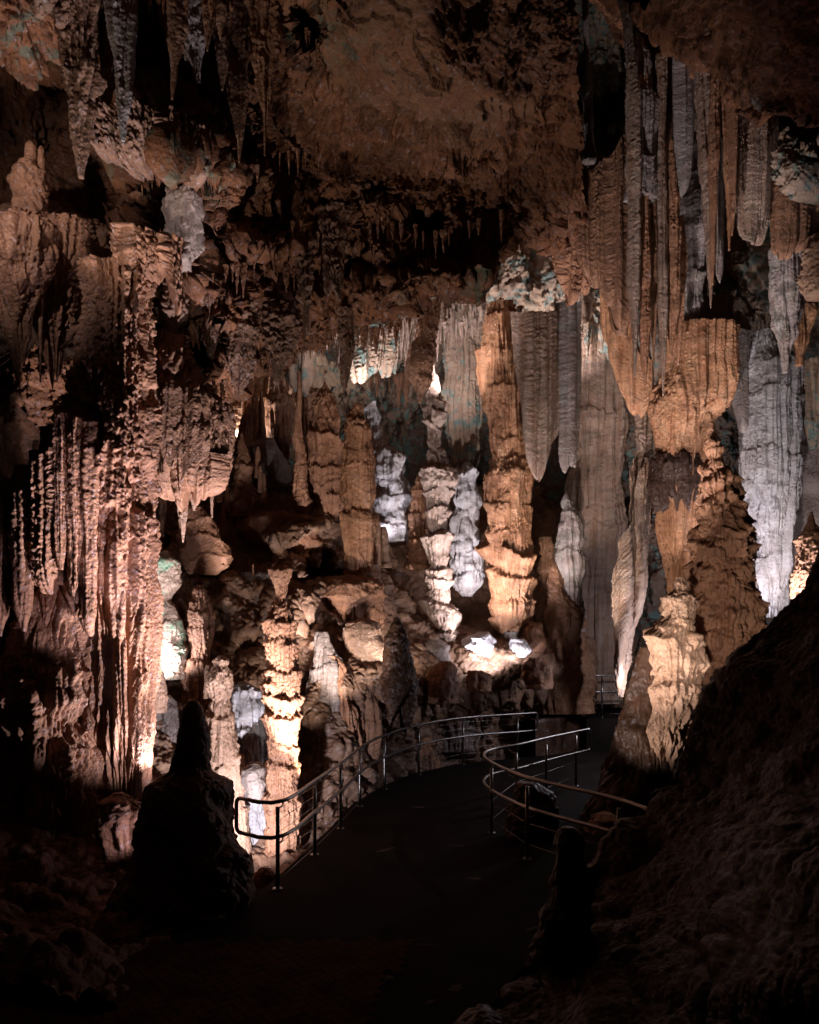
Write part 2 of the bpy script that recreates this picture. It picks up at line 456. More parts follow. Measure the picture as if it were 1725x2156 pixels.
# --- main ceiling
EDGE = np.array([(-300, 940), (200, 930), (290, 900), (330, 905), (400, 862), (450, 838), (480, 815), (540, 785), (600, 742), (640, 722),
                 (700, 708), (760, 703), (820, 698), (860, 665), (920, 640), (1000, 606), (1045, 580), (1065, 545), (1100, 500), (1140, 490), (1190, 480), (1215, 440), (1235, 350)], float)
uc = g(-300, 1215, int(1515 / STEP)); tv = g(0, 1, int(1000 / STEP))
ve = np.interp(uc, EDGE[:, 0], EDGE[:, 1])
ve = ve - 8 - 20 * sstep(420, 480, uc) - 34 * sstep(540, 640, uc) * (1 - sstep(900, 1000, uc)) + 2 * sstep(850, 1050, uc) + 10 * vn(uc / 18, uc * 0, uc * 0, 3) + 5 * vn(uc / 6, uc * 0, uc * 0, 4)
Uc, Tc = np.meshgrid(uc, tv)
Vc = -260 + (ve[None, :] + 260) * Tc
# right rim of this ceiling leans: u pulled in with height
ceil_d = tps([(-300, -260, 9), (0, -260, 9), (300, -260, 8.5), (700, -260, 7.2), (1215, -260, 8.5), (-300, 200, 11), (60, 100, 10.6), (60, 330, 13),
              (200, 250, 12.6), (300, 120, 12), (330, 320, 11.0), (430, 320, 11.2), (330, 430, 12.8), (430, 450, 12.0), (520, 150, 11.5), (600, 280, 12.2), (560, 60, 11),
              (700, 60, 9.0), (900, 60, 8.6), (1100, 80, 9.2), (900, 220, 9.8), (1150, 230, 11), (760, 300, 12), (900, 340, 12.2), (620, 450, 12.6),
              (800, 480, 12.8), (950, 460, 12.7), (1100, 400, 13), (1190, 420, 14), (600, 620, 12.7), (760, 640, 13.2), (900, 560, 13.0), (1020, 560, 12.8), (1100, 480, 14),
              (700, 700, 13.8), (500, 760, 12.9), (380, 800, 12.4), (250, 880, 12.9), (100, 700, 13.3), (100, 900, 13.5), (-300, 700, 12.5), (250, 600, 12.4), (120, 500, 12.8), (-300, 940, 13)])
SLAB = [(560, -300), (575, 20), (640, 90), (700, 200), (790, 235), (1000, 262), (1150, 268), (1172, 225), (1080, 190), (1000, 150), (930, 110), (905, 30), (880, -300)]


def ceil_dents(U, V):
    return dents(U, V, [(120, 200, 38, 80, 1.3), (335, 445, 62, 75, 1.4), (285, 610, 28, 60, 1.0), (505, 575, 42, 55, 1.6), (600, 630, 38, 55, 1.8),
                        (450, 515, 22, 45, 1.0), (680, 700, 60, 40, 0.9), (450, 728, 55, 45, 1.3), (560, 735, 70, 30, 1.2), (265, 330, 22, 60, .8), (700, 475, 60, 30, 0.6),
                        (870, 480, 70, 35, 1.0), (990, 320, 60, 40, 0.7), (420, 200, 26, 40, .9), (395, 260, 30, 30, .7), (780, 400, 50, 25, .7),
                        (250, 560, 26, 90, 1.0), (520, 300, 18, 40, .8), (640, 60, 30, 60, 1.3), (560, 470, 30, 20, .6), (760, 560, 40, 40, .8),
                        (330, 330, 75, 24, -0.7), (420, 340, 60, 30, -0.4), (380, 560, 45, 60, -0.5), (250, 690, 50, 60, -0.4), (560, 520, 60, 20, -.4), (480, 640, 40, 60, -.35), (900, 600, 90, 40, -.5)])


def ceil_depth(U, V):
    return ceil_d(U, V) + ceil_dents(U, V)


def ceil_disp(P, U, V, N):
    X, Y, Z = P[..., 0], P[..., 1], P[..., 2]
    sm = sstep(-12, 30, inpoly(U, V, SLAB) + 18 * vn(U / 30, V / 30, 0 * U, 2))
    big = 0.32 * fbm(X * 0.9, Y * 0.9, Z * 0.8, 3, 1)
    drip = 0.42 * (bil(X * 2.6, Y * 2.6, Z * 0.85, 3, 4) - 0.4)
    cor = 0.10 * (bil(*rot(X * 8, Y * 8, Z * 6), 3, 9) - 0.4)
    sp = 0.05 * (bil(*rot(X * 24, Y * 24, Z * 20), 2, 14) - 0.4)
    strata = 0.10 * fbm(X * 1.1 - Z * 1.2, Y * 1.0, Z * 5 + X * 2.0, 4, 6)
    q = Z * 1.9 + X * 0.95 + 0.55 * fbm(X * 1.2, Y * 1.2, Z * 1.2, 4, 16)
    terr = 0.16 * (sstep(0, 1, q - np.floor(q)) - .5) * (.5 + .5 * vn(X * 1.5, Y * 1.5, Z * 1.5, 18)) + 0.05 * (sstep(0, 1, 3.3 * q - np.floor(3.3 * q)) - .5)
    return big * (1 - .7 * sm) + (drip + cor + sp) * (1 - sm) * (1 - .5 * sstep(950, 1050, U) * (1 - sstep(380, 450, V))) + sm * (0.6 * strata + terr + 0.045 * fbm(*rot(X * 6, Y * 6, Z * 6), 4, 8))


def blob(lst):
    def f(U, V, P):
        a = np.zeros_like(U)
        for (u, v, ru, rv, k) in lst:
            a = np.maximum(a, k * np.exp(-(((U - u) / ru) ** 2 + ((V - v) / rv) ** 2)))
        return a
    return f


ceiling = sheet('cave_ceiling', Uc, Vc, ceil_depth(Uc, Vc), M['ceil'], ceil_disp, rolls=[(30, 0, .35, .02), (60, 0, 1.2, 0.8), (60, 0, 8, 6)],
                attrs={'tan': lambda U, V, P: 0.65 * sstep(-12, 30, inpoly(U, V, SLAB) + 18 * vn(U / 30, V / 30, 0 * U, 2)) * np.clip(0.75 + .6 * vn(P[..., 0] * 1.5 - P[..., 2], P[..., 1] * 1.5, P[..., 2] * 4, 3), 0, 1),
                       'green': blob([(340, 310, 120, 60, .4), (60, 60, 90, 120, .5), (270, 60, 60, 60, .4), (640, 60, 70, 40, .6), (450, 330, 60, 60, .6), (740, 110, 100, 30, .35), (330, 900, 60, 50, .6), (1030, 600, 40, 60, .8), (880, 670, 60, 40, .7)])})

# --- ceiling lump at the top right
E2 = np.array([(1385, -40), (1400, 10), (1440, 60), (1480, 72), (1512, 62), (1540, 120), (1560, 152), (1590, 205), (1640, 228), (1700, 200), (1760, 205), (2050, 300)], float)
u2 = g(1385, 2050, int(665 / STEP)); ve2 = np.interp(u2, E2[:, 0], E2[:, 1]) + 7 * vn(u2 / 14, u2 * 0, u2 * 0, 13)
U2, T2 = np.meshgrid(u2, g(0, 1, 240)); V2 = -260 + (ve2[None] + 260) * T2
d2 = tps([(1385, -260, 9.5), (2050, -260, 6.5), (1700, -260, 7.5), (1440, 40, 12.2), (1560, 100, 11.3), (1640, 200, 11.2), (1700, 100, 9), (2050, 300, 9)])
rough_disp = lambda s, a=1.0: (lambda P, U, V, N: a * (0.22 * fbm(P[..., 0] * 1.2, P[..., 1] * 1.2, P[..., 2] * 1.2, 4, s) + 0.10 * (bil(*rot(P[..., 0] * 6, P[..., 1] * 6, P[..., 2] * 4), 3, s + 7) - .4) + 0.03 * (bil(P[..., 0] * 22, P[..., 1] * 22, P[..., 2] * 20, 2, s + 9) - .4)))
sheet('cave_ceiling', U2, V2, d2(U2, V2), M['ceil'], rough_disp(31), rolls=[(20, 0, .5, .1), (50, 0, 2, 1.8), (40, 0, 6, 6)])

# --- left wall (behind the fluted column)
ul, vl = g(-420, 350, int(770 / STEP)), g(380, 2080, int(1700 / STEP))
Ul, Vl = np.meshgrid(ul, vl)
dl = tps([(-420, 380, 13.5), (350, 380, 15), (-420, 900, 12.4), (100, 900, 13.6), (350, 900, 15), (-420, 1300, 11.2), (0, 1250, 12.2), (200, 1300, 12.6), (350, 1300, 14.5),
          (-420, 1800, 8.6), (0, 1800, 9.6), (200, 1750, 10.6), (250, 1850, 9.6), (350, 1750, 11.5), (-420, 2080, 6.3), (0, 2080, 6.4), (350, 2080, 6.4), (0, 1950, 7.8), (250, 1950, 7.9)])


def left_disp(P, U, V, N):
    X, Y, Z = P[..., 0], P[..., 1], P[..., 2]
    return 0.3 * fbm(X * .8, Y * .8, Z * .5, 3, 41) + 0.16 * (bil(X * 3.2, Y * 3.2, Z * 0.35, 2, 42) - .4) + 0.02 * (bil(X * 11, Y * 11, Z * 4, 2, 43) - .4)


sheet('cave_wall', Ul, Vl, dl(Ul, Vl), M['wall'], left_disp)

# --- chamber ceiling and back wall beyond
ub, vb = g(230, 2050, int(1820 / STEP)), g(-120, 1480, int(1600 / STEP))
Ub, Vb = np.meshgrid(ub, vb)
db = tps([(230, -120, 27), (1230, -120, 26), (1260, 250, 26), (1400, 200, 24), (2050, -120, 24), (1190, 430, 20.5), (1060, 540, 18.6), (1150, 600, 19.2), (1250, 560, 19.6),
          (1000, 650, 19.3), (1240, 690, 20.3), (1100, 670, 19.8), (900, 690, 20), (760, 720, 20.5), (640, 745, 21), (500, 760, 21.5), (230, 800, 22), (900, 850, 24.5), (600, 900, 24), (750, 1000, 24.5), (1000, 1000, 24), (850, 900, 25.5),
          (1150, 1100, 24), (1250, 900, 22), (1350, 1000, 20.5), (1350, 650, 17.5), (1500, 620, 17.8), (1600, 650, 17.4), (1580, 560, 16.9), (1700, 520, 16), (1480, 420, 19.5), (1600, 330, 17),
          (1450, 720, 17), (1550, 720, 17.6), (1600, 900, 19.5), (1700, 900, 18.5), (2050, 900, 16), (2050, 500, 14), (1700, 1100, 18), (1700, 1300, 18), (1400, 1250, 19.5), (1400, 1480, 21), (230, 1480, 24), (1000, 1480, 25), (1250, 1480, 23.5)])


def back_disp(P, U, V, N):
    X, Y, Z = P[..., 0], P[..., 1], P[..., 2]
    m = sstep(1280, 1500, U)
    return 0.4 * fbm(X * .6, Y * .6, Z * .5, 3, 51) + 0.35 * (bil(X * 2.4, Y * 2.4, Z * 0.6, 3, 52) - .4) + 0.12 * (bil(*rot(X * 7, Y * 7, Z * 6), 3, 53) - .4) + .04 * (bil(X * 22, Y * 22, Z * 20, 2, 54) - .4)


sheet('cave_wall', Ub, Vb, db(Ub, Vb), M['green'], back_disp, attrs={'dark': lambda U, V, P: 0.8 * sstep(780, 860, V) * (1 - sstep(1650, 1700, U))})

# --- rock slope under the columns
us, vs = g(285, 1345, int(1060 / STEP)), g(1030, 1960, int(930 / STEP))
Us, Vs = np.meshgrid(us, vs)
ds = tps([(285, 1030, 17), (330, 1100, 15.8), (400, 1060, 17.2), (450, 1085, 17), (480, 1040, 17.3), (560, 1050, 17.5), (600, 1078, 16.9), (640, 1088, 16.5), (690, 1088, 17.1), (760, 1100, 18.2), (800, 1090, 19.5), (900, 1160, 20.6), (1000, 1240, 20.2), (1100, 1260, 20.5), (1200, 1230, 21), (1345, 1250, 21.5), (1000, 1030, 23), (1345, 1030, 24),
          (760, 1240, 16.3), (830, 1190, 18.4), (860, 1260, 18), (930, 1340, 17.8), (1010, 1385, 17.0), (1080, 1330, 18.2), (1110, 1375, 17.4), (1190, 1340, 19.3),
          (670, 1240, 15.6), (740, 1310, 15.4), (760, 1370, 15.1), (740, 1425, 14.7), (850, 1440, 15.1), (950, 1405, 16.4), (1100, 1405, 16.9), (1200, 1420, 18.2), (1290, 1430, 20.5),
          (650, 1400, 14.6), (700, 1600, 14.0), (780, 1690, 14.3), (850, 1640, 16.1), (900, 1620, 16.9), (950, 1600, 17.9), (1050, 1595, 18.5), (1150, 1585, 19.2), (850, 1540, 16.2), (950, 1500, 17.6), (1100, 1500, 18.7), (1200, 1520, 19.7), (1290, 1560, 20.5), (1345, 1500, 21.5),
          (350, 1200, 14.8), (450, 1200, 15.3), (550, 1150, 16.6), (620, 1130, 16.6), (550, 1300, 15.2), (480, 1400, 14.6), (350, 1450, 13.6), (340, 1600, 12.4), (430, 1700, 12.5), (520, 1760, 13.1), (520, 1810, 12.3), (600, 1850, 11.1),
          (700, 1800, 12.6), (620, 1600, 14.2), (290, 1720, 10.9), (285, 1960, 9), (540, 1890, 10.3), (600, 1960, 10), (900, 1960, 13), (1200, 1960, 15), (1345, 1700, 17)])


def slope_disp(P, U, V, N):
    X, Y, Z = P[..., 0], P[..., 1], P[..., 2]
    face = np.maximum(sstep(1420, 1480, V) * sstep(600, 660, U), 0.5 * sstep(1200, 1300, V) * (1 - sstep(600, 660, U)))
    b = 0.30 * fbm(X * .9, Y * .9, Z * .9, 3, 61) + 0.12 * (bil(*rot(X * 1.3, Y * 1.3, Z * 1.5), 2, 62) - .4)
    return b + face * 0.22 * (bil(X * 3.0, Y * 3.0, Z * .5, 2, 63) - .4) + 0.06 * (bil(*rot(X * 7, Y * 7, Z * 9), 3, 64) - .4) + .02 * fbm(X * 24, Y * 24, Z * 24, 2, 65)


def slope_dents(U, V):
    return dents(U, V, [(690, 1200, 60, 28, 1.3), (385, 1140, 40, 40, -0.5), (610, 1120, 80, 32, -0.8), (480, 1030, 60, 30, -0.3), (520, 1270, 50, 60, -.5), (640, 1450, 25, 160, .5), (600, 1200, 60, 22, -.3), (430, 1200, 60, 18, .5), (540, 1370, 60, 25, .4)], 8)


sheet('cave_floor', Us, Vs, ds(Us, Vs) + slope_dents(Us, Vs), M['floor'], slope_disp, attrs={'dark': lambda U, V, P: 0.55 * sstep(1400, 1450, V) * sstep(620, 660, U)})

# --- near rock slope on the right
E3 = np.array([(1080, 1830), (1120, 1800), (1180, 1740), (1230, 1695), (1280, 1652), (1340, 1597), (1400, 1547), (1470, 1492), (1540, 1452), (1620, 1412), (1700, 1352), (1785, 1286), (1830, 1248), (1900, 1178), (2000, 1130), (2080, 1060), (2170, 980), (2500, 710)], float)
v3 = g(1080, 2420, int(1340 / STEP))
ue3 = np.interp(v3, E3[:, 0], E3[:, 1]) + 6 * vn(v3 / 22, v3 * 0, v3 * 0, 23) + 10 * vn(v3 / 70, v3 * 0, v3 * 0, 24)
T3, V3 = np.meshgrid(g(0, 1, 520), v3)
U3 = 2250 + (ue3[:, None] - 2250) * T3
d3 = tps([(1730, 1170, 9.2), (1580, 1340, 9.0), (1400, 1620, 8.5), (1270, 1785, 8.3), (1160, 1900, 7.7), (1120, 2000, 7.0), (1050, 2080, 6.4), (980, 2160, 5.9), (700, 2420, 4.6),
          (2250, 1080, 7.5), (2250, 1500, 5.2), (2250, 2420, 2.6), (1725, 1400, 7.8), (1725, 1650, 6.2), (1500, 1650, 7.8), (1400, 1850, 7.2), (1300, 2000, 6.5), (1250, 2156, 5.6), (1480, 1950, 6.3), (1490, 2156, 5.1), (1560, 2050, 4.4), (1640, 1850, 4.7), (1725, 1750, 5.0), (1725, 2156, 3.7), (1560, 2420, 3.4)])


def near_disp(P, U, V, N):
    X, Y, Z = P[..., 0], P[..., 1], P[..., 2]
    # folds run down the slope, towards the lower left
    q = X * 0.75 + Z * 0.0 + Y * 0.5
    return 0.20 * fbm(X * .6, Y * .6, Z * .6, 4, 71) + 0.10 * (bil(X * 1.6 + Z * 1.1, Y * 1.8, (Z - X) * 0.35, 2, 72) - .4) + 0.02 * (bil(X * 7, Y * 7, Z * 7, 3, 73) - .4) + 0.012 * fbm(X * 28, Y * 28, Z * 28, 3, 74)


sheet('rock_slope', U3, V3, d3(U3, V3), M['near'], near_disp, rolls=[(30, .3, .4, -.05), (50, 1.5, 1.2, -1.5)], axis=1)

# --- the path and the brick paving
import bmesh


def poly_sheet(name, pts, z, mat, kind='structure', thick=0.0):
    me = bpy.data.meshes.new(name); bm = bmesh.new()
    vs_ = [bm.verts.new((x, y, z)) for x, y in pts]
    f = bm.faces.new(vs_)
    if f.normal.z < 0: f.normal_flip()
    if thick:
        r = bmesh.ops.extrude_face_region(bm, geom=[f])
        bmesh.ops.translate(bm, vec=(0, 0, -thick), verts=[e for e in r['geom'] if isinstance(e, bmesh.types.BMVert)])
    bmesh.ops.recalc_face_normals(bm, faces=bm.faces)
    bmesh.ops.triangulate(bm, faces=[q for q in bm.faces if len(q.verts) > 4])
    bm.to_mesh(me); bm.free(); me.materials.append(mat)
    o = bpy.data.objects.new(name, me); COL.objects.link(o); tag(o, kind=kind)
    return o


def gp(u, v, z=0.0):
    d = (H - z) * F / (v - HZ)
    return ((u - CU) / F * d, d)


LP = [gp(*q) for q in [(585, 1872), (663, 1800), (717, 1745), (758, 1698), (810, 1662), (882, 1631), (975, 1610), (1090, 1598), (1140, 1594)]]
path_edge = [(x - 0.16, y + 0.06) for x, y in LP]
path_pts = [(-9, 5.4), (-9, -3), (9, -3), (9, 24), (4.6, 24), (3.6, 19.5)] + path_edge[::-1] + [(-1.95, 8.75), (-2.1, 8.2), (-4.5, 7.6), (-9, 7.6)]
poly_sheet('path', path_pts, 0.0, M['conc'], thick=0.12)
# herringbone bricks, one mesh
def bricks():
    me = bpy.data.meshes.new('brick_paving'); bm = bmesh.new()
    Lb, Wb, gap = 0.20, 0.10, 0.005
    ang = math.radians(38); ca, sa = math.cos(ang), math.sin(ang)
    for i in range(-30, 46):
        for j in range(-30, 46):
            for k in range(2):
                x0 = i * Wb * 1 + j * Wb * 2 * 1; y0 = -i * Wb * 0 + i * Wb
                # herringbone unit
                bx = (i * Wb + j * 2 * Lb * 0.5 * 2, i * Wb)
                if k == 0: r = (bx[0], bx[1], bx[0] + Lb, bx[1] + Wb)
                else: r = (bx[0] - Wb + Wb * 0 + Lb * 0 - 0.0, bx[1], bx[0], bx[1] + Lb)
                cx_, cy_ = (r[0] + r[2]) / 2, (r[1] + r[3]) / 2
                X = -2.8 + cx_ * ca - cy_ * sa; Y = 5.2 + cx_ * sa + cy_ * ca
                if not (-6.0 < X < -0.35 + 0.25 * (Y - 6) and 4.6 < Y < 7.5): continue
                vv = []
                for (ax, ay) in ((r[0] + gap, r[1] + gap), (r[2] - gap, r[1] + gap), (r[2] - gap, r[3] - gap), (r[0] + gap, r[3] - gap)):
                    vv.append(bm.verts.new((-2.8 + ax * ca - ay * sa, 5.2 + ax * sa + ay * ca, 0.012 + 0.002 * math.sin(i * 7 + j * 3 + k))))
                f = bm.faces.new(vv)
                if f.normal.z < 0: f.normal_flip()
    bm.to_mesh(me); bm.free(); me.materials.append(M['brick'])
    o = bpy.data.objects.new('pavement', me); COL.objects.link(o); tag(o, kind='structure')


bricks()
# worn reddish scuffs on the concrete
def scuffs():
    me = bpy.data.meshes.new('path'); bm = bmesh.new(); r = np.random.default_rng(3)
    spots = [gp(u, v) for u, v in [(905, 2110), (850, 1985), (1120, 1955), (1130, 2140), (960, 2080), (900, 1990), (1080, 2125), (1180, 2030), (810, 1790), (1000, 1850), (880, 1700), (960, 1780), (1040, 1700), (800, 2060)]]
    spots += [(r.uniform(-1, 2), r.uniform(6.5, 14)) for _ in range(0)]
    for (x, y) in spots:
        L_, w_ = r.uniform(.06, .22), r.uniform(.02, .07); a = r.uniform(-.3, 1.0)
        n = 12; vv = []
        for k in range(n):
            t = 2 * math.pi * k / n; q = r.uniform(.5, 1.1)
            px, py = L_ * math.cos(t) * q, w_ * math.sin(t) * q
            vv.append(bm.verts.new((x + px * math.cos(a) - py * math.sin(a), y + px * math.sin(a) + py * math.cos(a), 0.004)))
        bm.faces.new(vv)
    bm.to_mesh(me); bm.free(); me.materials.append(M['patch'])
    o = bpy.data.objects.new('path', me); COL.objects.link(o); tag(o, kind='structure')


scuffs()
# lower pit floor under everything
U9, V9 = np.meshgrid(g(-14, 14, 120), g(2, 30, 120))
Pz = np.stack([U9, V9, -2.2 + 0.25 * fbm(U9 * .7, V9 * .7, U9 * 0, 3, 81)], -1)
tag(mesh_grid('ground', Pz, M['floor']), kind='structure')

# ---------------------------------------------------------------- the columns, stalagmites and stalactites
# big fluted column on the left and what hangs beside it
body('flowstone_column', 'huge orange-lit fluted column on the left, rising from the lamp glow behind the dark boulder', 'column',
     [(560, 190, 300), (650, 200, 308), (760, 190, 306), (880, 150, 312), (960, 120, 318), (1020, 135, 320), (1100, 150, 320), (1200, 152, 318), (1300, 165, 314), (1400, 185, 312), (1500, 200, 306), (1600, 218, 302), (1660, 228, 294), (1700, 240, 278)],
     11.2, M['coral'], ratio=0.75, lump=0.08, lf=1.2, flute=0.10, ff=9, fz=0.10, coral=0.012, cf=15, cz=.4, teeth=0.15, rough=0.014, sq=0.3, cord=.26, cdf=4.2, ctop=.07)
P_ = [(-40, 1120, 1330), (0, 1085, 1300), (28, 1070, 1240), (50, 1040, 1290), (80, 1010, 1180), (105, 960, 1210), (130, 930, 1160), (160, 940, 1230), (190, 950, 1300)]
for i, (u, a, b) in enumerate(P_):
    body('organ_pipe_stalactite', 'coral-crusted hanging pipe in the row of pipes left of the huge fluted column', 'stalactite',
         [(a - 60, u - 16, u + 15), (a, u - 22, u + 20), (a + 60, u - 21, u + 19), ((a + b) / 2, u - 19, u + 17), (b - 5, u - 15, u + 13), (b + 40, u - 5, u + 4)],
         10.6 + 0.05 * (i % 3), M['coral'], lump=.03, flute=.05, ff=11, fz=.15, coral=.014, cf=16, cz=.4, rough=.012, cord=.06, cdf=7, group='row of hanging pipes left of the fluted column')
curtain('flowstone_sheet', 'dim back sheet of flowstone filling the gap behind the row of hanging pipes', 'flowstone',
        [(-80, 1110, 1270, 10.85), (0, 1080, 1250, 10.8), (60, 1020, 1230, 10.8), (130, 950, 1230, 10.8), (215, 860, 1290, 10.95)], M['coral'], thick=.2, flute=.09, ff=9, fz=.15, coral=.03, teeth=.2, cord=.2, cdf=4.5)
body('flowstone_mound', 'dark lower flowstone at far left with violet-lit knobbly crest', 'flowstone',
     [(1225, 95, 140), (1270, 70, 148), (1320, 50, 158), (1400, 20, 170), (1480, -20, 185), (1560, -60, 200), (1660, -80, 215), (1760, -90, 232), (1850, -90, 245), (1930, -90, 250)],
     11.0, M['coral'], ratio=.55, lump=.35, lf=1.4, flute=.16, ff=6, fz=.3, coral=.07, cf=10, knob=.04, teeth=.1, cord=.3, cdf=3.8)
body('rock_footing', 'cool-lit rugged rock footing between far-left flowstone and the dark boulder', 'rock',
     [(1670, 235, 262), (1685, 215, 285), (1710, 205, 300), (1740, 215, 310), (1800, 220, 300), (1860, 225, 275), (1925, 230, 262)], 9.6, M['coral'], ratio=.6, lump=.18, lf=2, flute=.1, ff=6, fz=.8, coral=.06, cf=12)
# left ledge, upper left
tp = body('twin_pronged_stalagmite', 'stubby two-pronged stalagmite standing on the upper left ledge', 'stalagmite',
     [(352, 34, 90), (362, 30, 94), (385, 24, 95), (420, 35, 94), (470, 30, 96), (492, 20, 99)], 11.2, M['coral'], lump=.07, lf=4, coral=.03, cf=14, knob=.05)
body('prong', None, None, [(298, 60, 70), (306, 56, 75), (335, 52, 78), (380, 48, 80)], 11.1, M['coral'], lump=.03, coral=.03, cf=14, parent=tp)
body('prong', None, None, [(308, 84, 90), (316, 81, 94), (350, 80, 95), (390, 78, 95)], 11.15, M['coral'], lump=.02, coral=.03, cf=14, parent=tp)
body('drip_cluster', 'pale-topped drip mass under the two-pronged stalagmite, ending in one long point', 'stalactite',
     [(455, 20, 95), (475, -20, 118), (520, -28, 108), (580, -10, 95), (640, 8, 76), (700, 18, 62), (760, 27, 52), (818, 36, 41)], 11.1, M['coral'], ratio=.8, lump=.08, lf=2, flute=.13, ff=6.5, fz=.4, coral=.025)
body('drip_cluster', 'second drip mass hanging from the left ledge, left of the huge column', 'stalactite',
     [(470, 60, 165), (520, 66, 170), (580, 72, 160), (640, 80, 150), (700, 90, 140), (750, 104, 130), (770, 112, 120)], 11.5, M['coral'], ratio=.7, lump=.08, flute=.14, ff=7, fz=.4, coral=.05, teeth=.25)
body('thin_stalactite', 'needle-thin stalactite between the left drip masses', 'stalactite',
     [(600, 80, 92), (700, 82, 89), (780, 84, 87), (806, 85, 86)], 11.2, M['coral'], lump=.01, coral=.01, cf=20)
body('rock_ledge', 'broad dim ledge of rock carrying the two-pronged stalagmite at upper left', 'rock',
     [(430, 100, 150), (460, 0, 190), (490, -80, 225), (560, -80, 235), (640, -60, 230), (700, -60, 215)], 12.3, M['brown'], ratio=.5, lump=.25, lf=1.2, flute=.15, ff=5, coral=.05, cf=12, teeth=.4)
body('rounded_rock', 'smooth grey boulder back in the alcove at far upper left', 'rock',
     [(225, -30, 10), (250, -60, 45), (300, -80, 62), (380, -90, 70), (450, -60, 60)], 13.4, M['grey'], lump=.15, lf=1.5)
curtain('fringe', 'icicle fringe over the shadowed gap right of the left ledge', 'flowstone',
        [(195, 600, 665, 11.3), (225, 598, 690, 11.3), (260, 605, 700, 11.3), (292, 640, 700, 11.4)], M['coral'], thick=.22, flute=.1, ff=8, teeth=.45, coral=.05)
body('ribbed_nodule', 'small white-lit ribbed nodule in the alcove above the left column', 'flowstone',
     [(365, 366, 378), (385, 360, 384), (410, 352, 414), (440, 350, 420), (480, 352, 418), (520, 350, 412), (560, 345, 400)], 11.4, M['greytan'], lump=.08, lf=3, flute=.08, ff=9, fz=.6, coral=.03)
curtain('fringe', 'crusted fringe jutting out below the white-lit nodule', 'flowstone',
        [(262, 490, 560, 11.4), (300, 500, 580, 11.2), (350, 510, 560, 11.2), (380, 520, 640, 11.3)], M['coral'], thick=.3, flute=.12, ff=7, teeth=.5, coral=.08)
curtain('ledge_fringe', 'green-tinged bracket of rock with a crusted hem near the upper left alcove', 'flowstone',
        [(205, 285, 305, 10.9), (245, 270, 350, 10.8), (300, 262, 345, 10.7), (350, 270, 340, 10.7), (400, 290, 345, 10.8), (440, 300, 350, 10.9)], M['upper'], thick=.4, flute=.12, ff=5, teeth=.3, coral=.1)

# stalactites of the upper left
UL = [('long tapering brown stalactite group, leftmost of the big ones along the top', [(-60, 118, 215), (60, 128, 212), (150, 136, 198), (250, 148, 184), (330, 160, 180), (375, 168, 175)], 10.2, 'coral'),
      ('grey-brown column-like stalactite touching the green-tinged bracket', [(-60, 230, 280), (60, 238, 279), (150, 244, 276), (230, 250, 271), (298, 256, 263)], 9.9, 'lilac'),
      ('stubby brown stalactite between the two leftmost long ones', [(-60, 205, 245), (60, 210, 242), (160, 212, 234), (240, 214, 226)], 10.5, 'coral'),
      ('slender stalactite left of the broad grey blunt one along the top', [(-60, 340, 392), (60, 350, 386), (140, 355, 378), (210, 360, 366)], 10.3, 'coral'),
      ('broad grey stalactite with a blunt fluted end near the top', [(-60, 372, 430), (40, 374, 430), (90, 380, 428), (140, 400, 425), (175, 412, 420)], 10.6, 'lilac'),
      ('short dark stalactite between the broad grey one and the long ridged one', [(-60, 425, 452), (50, 428, 447), (107, 434, 439)], 10.2, 'brown'),
      ('long ridged stalactite reaching down over the crusted wall, left of the smooth slab', [(-60, 462, 540), (60, 470, 535), (150, 482, 522), (240, 492, 516), (300, 498, 510), (342, 502, 505)], 10.6, 'coral'),
      ('brown stalactite hanging against the smooth slab with a long thin tip', [(-60, 520, 592), (80, 530, 586), (180, 540, 578), (230, 552, 572), (290, 554, 562), (328, 556, 559)], 10.4, 'brown'),
      ('short fringe stalactite at the top left corner', [(-60, 66, 130), (10, 72, 112), (36, 78, 90)], 9.8, 'coral'),
      ('knobby fringe stalactite beside the top left corner one', [(-60, 100, 165), (20, 108, 150), (56, 118, 135)], 9.9, 'coral'),
      ('pale short stalactite high between two grey ones', [(60, 452, 478), (100, 456, 482), (150, 462, 476), (190, 466, 470)], 10.9, 'coral')]
for lab, rows, d, m in UL:
    body('stalactite', lab, 'stalactite', rows, d, M['upper' if m == 'coral' else m], lump=.07, lf=2.2, flute=.10, ff=8, fz=.35, coral=.03, cf=16)
for lab, rows, d in [('blunt crusted drip hanging at the right of the shadowed hollow under the wall', [(560, 350, 400), (640, 340, 400), (700, 350, 380), (735, 360, 370)], 11.9),
                     ('drip mass hanging in front of the right hollow, forked at its tip', [(440, 672, 735), (500, 680, 728), (560, 686, 716), (600, 690, 712)], 12.0),
                     ('crusted drip on the rim of the middle hollow', [(500, 625, 665), (560, 628, 660), (620, 632, 655), (690, 640, 650)], 12.2),
                     ('brown drip hanging low over the shadowed chamber', [(650, 708, 745), (720, 712, 742), (780, 718, 735), (800, 724, 728)], 13.2),
                     ('stubby dark drip in the middle of the long ceiling rim', [(640, 560, 620), (700, 562, 612), (760, 570, 598), (800, 578, 588)], 12.6),
                     ('drip with cone tip on the ceiling rim left of middle', [(640, 470, 530), (720, 478, 530), (780, 488, 520), (812, 498, 506)], 12.5),
                     ('round-ended drip lump over the tan fringe', [(600, 420, 470), (660, 424, 462), (712, 432, 452), (735, 440, 444)], 12.1)]:
    body('stalactite', lab, 'stalactite', rows, d, M['upper'], ratio=.8, lump=.1, flute=.09, ff=7, fz=.5, coral=.06, cf=14, teeth=.15)

